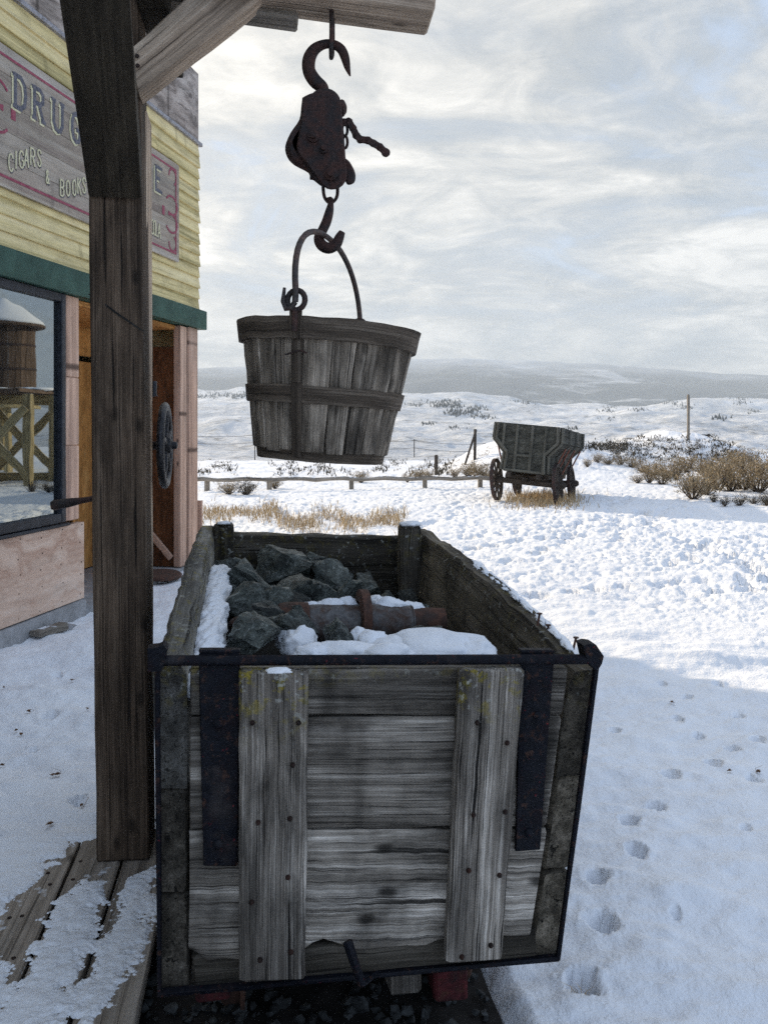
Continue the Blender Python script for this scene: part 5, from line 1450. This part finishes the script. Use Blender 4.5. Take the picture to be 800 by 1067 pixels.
# valley power line
poles = []
for px, py in ((180, 450), (265.5, 452), (350, 455), (431.5, 457.5), (515, 460)):
    Yp = 320; x = (px-400)/F*Yp; zt = EYE-(py-HZ)/F*Yp; zb_ = h1(x, Yp)-1
    m = MB(); b_ = Vector((x, Yp, zb_)); m.plank(b_, (x, Yp, zt), .34, .34, (1, 0, 0), seg=2, jit=0); m.plank((x-1.1, Yp, zt-.6), (x+1.1, Yp, zt-.6), .22, .22, (0, 0, 1), seg=1, jit=0)
    tag(m.build('power_pole', M['wheel_wood'], None, org=b_), 'thin far power pole in the valley carrying two wires', 'pole', 'valley power poles'); poles.append(Vector((x, Yp, zt)))
for dz, lb in ((-.5, 'upper power wire strung along the far valley poles'), (-3.4, 'lower power wire strung along the far valley poles')):
    m = MB(); pts = []
    pl_ = [poles[0]+(poles[0]-poles[1])*2]+poles+[poles[-1]+(poles[-1]-poles[-2])*k for k in range(1, 5)]
    for p, q in zip(pl_[:-1], pl_[1:]):
        for k in range(6): t = k/6; pts.append(p.lerp(q, t)+Vector((0, -.3, dz-1.0*(1-(2*t-1)**2))))
    m.tube(pts, .07, 4); tag(m.build('power_wire', M['wheel_wood'], None, org=pts[0]), lb, 'wire')

# ------------------------------------------------------------------ ore wagon
WY = 16.15; wo0 = Vector(((545.5-400)/F*WY, WY, 0)); wo0.z = -.02
wag = thing('ore_wagon', 'old dark wooden ore wagon with flared sides standing on spoked wheels', 'wagon', wo0)
wyaw = math.radians(-22); WL = Vector((-math.sin(wyaw), math.cos(wyaw), 0)); WR = Vector((math.cos(wyaw), math.sin(wyaw), 0))
roll = Matrix.Rotation(math.radians(5.0), 3, WL); pitch = Matrix.Rotation(math.radians(-3.2), 3, WR); RM = roll @ pitch
def wg(x, l, z):
    p = Vector((0, 0, .62))+RM @ (WR*x+WL*l+UP*(z-.62)); return wo0+p
PROF = [(.42, .66), (.395, 1.02), (.635, 1.28), (.62, 1.60)]
LB = 2.9
# gates
def gate_panel(l, name):
    m = MB(); pts = [(-x, z) for x, z in PROF]+[(x, z) for x, z in PROF[::-1]]
    m.prism([wg(x, l, z) for x, z in pts], RM @ (WL*.04)); g = m.build(name, M['wagon_wood'], wag, False)
    m = MB()
    for sg_ in (-1, 1):
        for (x0, z0), (x1, z1) in zip(PROF[:-1], PROF[1:]):
            m.plank(wg(sg_*(x0-.025), l-.03, z0), wg(sg_*(x1-.025), l-.03, z1), .05, .05, RM @ WL, seg=1, jit=0)
    for x in (-.47, -.20, .10, .37): m.plank(wg(x, l-.025, .68 if abs(x) < .4 else 1.10), wg(x, l-.025, 1.58), .055, .04, RM @ WR, seg=1, jit=0)
    m.plank(wg(-.20, l-.022, .98), wg(.10, l-.022, .98), .05, .03, RM @ UP, seg=1, jit=0); m.plank(wg(-.42, l-.026, .67), wg(.42, l-.026, .67), .05, .05, RM @ UP, seg=1, jit=0)
    m.build('batten', M['wagon_rib'], g)
    return g
gate_panel(0, 'rear_gate'); gate_panel(LB-.04, 'front_gate')
for sg_ in (-1, 1):
    m = MB()
    for (x0, z0), (x1, z1) in zip(PROF[:-1], PROF[1:]):
        k = 2
        for j in range(k):
            a0, a1 = j/k+.01, (j+1)/k-.01
            pa_ = (lerp(x0, x1, a0), lerp(z0, z1, a0)); pb_ = (lerp(x0, x1, a1), lerp(z0, z1, a1))
            nrm = Vector((pb_[1]-pa_[1], -(pb_[0]-pa_[0]))).normalized()*.03
            q = lambda l: [wg(sg_*pa_[0], l, pa_[1]), wg(sg_*(pa_[0]+nrm.x), l, pa_[1]+nrm.y), wg(sg_*(pb_[0]+nrm.x), l, pb_[1]+nrm.y), wg(sg_*pb_[0], l, pb_[1])]
            m.beam(q(.045), q(LB-.045), seg=3, bev=.004, jit=.001)
    sd = m.build('side_boards', M['wagon_wood'], wag)
    for l in (.05, .98, 1.90, 2.82):
        m = MB(); off = .055
        for (x0, z0), (x1, z1) in zip(PROF[:-1], PROF[1:]): m.plank(wg(sg_*(x0+off), l, z0), wg(sg_*(x1+off), l, z1), .07, .05, RM @ WL, seg=1, jit=0)
        m.build('rib', M['wagon_rib'], sd)
    for l in (.35, .8, 1.5, 2.3):
        m = MB(); m.tube([wg(sg_*.50, l, .66), wg(sg_*.70, l+.12, 1.19)], .018, 6); m.build('brace_rod', M['brown_rod'], sd)
m = MB()
for i in range(5): m.plank(wg(-.34+.17*i, 0.045, .655), wg(-.34+.17*i, LB-.045, .655), .165, .04, RM @ WR, seg=2, jit=.001)
m.build('wagon_floor', M['wagon_wood'], wag)
m = MB()
for x in (-.3, .3): m.plank(wg(x, -.05, .585), wg(x, LB+.1, .585), .09, .10, RM @ WR, seg=2, jit=.001)
m.plank(wg(0, .1, .50), wg(0, LB+.2, .50), .10, .10, RM @ WR, seg=2)
m.build('undercarriage', M['wheel_wood'], wag)
def wheel(c, r):
    m = MB(); ax = (WR+UP*.06).normalized()
    m.lathe([(r-.055, -.03), (r-.012, -.03), (r-.012, .03), (r-.055, .03)], c, ax, 36, closed=True); w_ = m.build('wheel', M['wheel_wood'], wag)
    m = MB(); m.lathe([(r-.012, -.034), (r, -.034), (r, .034), (r-.012, .034)], c, ax, 36, closed=True); m.build('tyre', M['iron'], w_)
    m = MB(); m.lathe([(.03, -.14), (.075, -.12), (.085, -.04), (.085, .04), (.07, .12), (.04, .16), (.01, .165)], c, ax, 16); m.build('hub', M['wheel_wood'], w_)
    u_ = UP-ax*UP.dot(ax); u_.normalize(); v_ = ax.cross(u_)
    for k in range(10):
        a = k*math.pi/5+.2; d = u_*math.cos(a)+v_*math.sin(a)
        m = MB(); m.tube([c+d*.06, c+d*(r-.05)], [.026, .018], 6); m.build('spoke', M['wheel_wood'], w_)
for l, r, tr in ((.28, .43, .62), (2.05, .38, .60)):
    for sg_ in (-1, 1):
        p = wo0+WR*sg_*tr+WL*l; p.z = h1(p.x, p.y)+r-.03-(.05*sg_); wheel(p, r)
    a_ = wo0+WL*l-WR*tr; b_ = wo0+WL*l+WR*tr; a_.z = h1(a_.x, a_.y)+r+.02; b_.z = h1(b_.x, b_.y)+r-.08
    m = MB(); m.plank(a_, b_, .10, .11, UP, seg=2); m.plank(a_.lerp(b_, .15)+UP*.10, a_.lerp(b_, .85)+UP*.10, .09, .09, UP, seg=2); m.build('axle', M['wheel_wood'], wag)

# ------------------------------------------------------------------ what the shop window mirrors: trestle and water tank across the yard
def MR(px, py, Yv):
    v = P(px, py, Yv); return v-NO*(2*(v-C0).dot(NO))
YV = 22.5
def rz(p): p = p.copy(); p.z = h1(p.x, p.y); return p
tre = thing('timber_trestle', 'cross-braced timber trestle across the yard, mirrored in the shop window', 'trestle', rz(MR(30, 500, YV)))
rvx = (MR(60, 441, YV)-MR(0, 441, YV)).normalized(); rvy = Vector((-rvx.y, rvx.x, 0))
def tr(px, z, dy=0.0):
    p = MR(px, 441, YV)+rvy*dy; p.z = z; return p
for px in (-140, -76, -9, 57):
    for dy in (0, 1.6):
        m = MB(); m.plank(tr(px, -.1, dy), tr(px, 2.35, dy), .2, .2, rvx, seg=3); m.build('leg', M['trestle'], tre)
for a, b in ((-140, -76), (-76, -9), (-9, 57)):
    for k, (z0, z1) in enumerate(((.25, 2.0), (2.0, .25))):
        for dy in (-.14, 1.74):
            m = MB(); m.plank(tr(a, z0, dy-.06*k), tr(b, z1, dy-.06*k), .2, .06, UP, seg=3); m.build('cross_brace', M['trestle'], tre)
m = MB(); m.plank(tr(-125, 2.25, -.2), tr(57, 2.25, -.2), .28, .10, UP, seg=6); m.plank(tr(-125, .12, -.25), tr(57, .12, -.25), .22, .12, UP, seg=6); m.build('stringer', M['trestle'], tre)
m = MB()
for k in range(58):
    px = -124+k*3.16; m.plank(tr(px, 2.44, -.5), tr(px, 2.44, 2.1), .07, .10, rvx, seg=1)
m.build('deck_ties', M['tank'], tre)
m = MB()
for k in range(40): m.blob(tr(-122+k*4.6, 2.52, -.3+rng.uniform(-.1, .9)), .22, .3, .06, .4, 2, 2, k)
stuffed(m.build('snow_on_trestle', M['snow'], angle=180), 'snow lying along the trestle deck', 'snow')
tc_ = MR(6, 441, 27.5); tc_.z = 0
tank = thing('water_tank', 'round wooden water tank with a snowy cone roof, mirrored in the shop window', 'water tank', rz(tc_))
m = MB(); 
for k in range(30):
    a0, a1 = k*2*math.pi/30+.006, (k+1)*2*math.pi/30-.006; R1, R2 = 1.02, .94
    q = lambda z, R: [tc_+Vector((R*math.cos(a0), R*math.sin(a0), z)), tc_+Vector((R*math.cos(a1), R*math.sin(a1), z)), tc_+Vector(((R-.05)*math.cos(a1), (R-.05)*math.sin(a1), z)), tc_+Vector(((R-.05)*math.cos(a0), (R-.05)*math.sin(a0), z))]
    m.beam(q(2.2, R1), q(4.9, R2), seg=2, bev=.006, jit=.001)
m.build('tank_staves', M['tank'], tank)
m = MB()
for z, R in ((2.6, 1.018), (3.4, .995), (4.2, .972)): m.lathe([(R, -.03), (R+.012, -.03), (R+.012, .03), (R, .03)], tc_+UP*z, UP, 40, closed=True)
m.build('tank_hoop', M['iron'], tank)
m = MB(); m.lathe([(1.28, 4.86), (1.30, 4.92), (.1, 5.75), (.02, 5.76)], tc_, UP, 36); rf = m.build('roof', M['tank'], tank)
m = MB(); m.lathe([(1.27, 4.95), (1.20, 5.06), (.6, 5.46), (.12, 5.82), (.01, 5.85)], tc_, UP, 36); stuffed(m.build('roof_snow', M['snow'], rf, angle=180))
for a in (0.6, 2.2, 3.75, 5.3):
    p = tc_+Vector((.75*math.cos(a), .75*math.sin(a), 0)); m = MB(); m.plank(p-UP*.1, p+UP*2.2, .2, .2, (1, 0, 0), seg=2); m.build('leg', M['trestle'], tank)
m = MB(); m.lathe([(1.1, 2.1), (1.1, 2.2)], tc_, UP, 30); m.build('platform', M['trestle'], tank)

for o in bpy.data.objects:
    if '_org' in o: del o['_org']
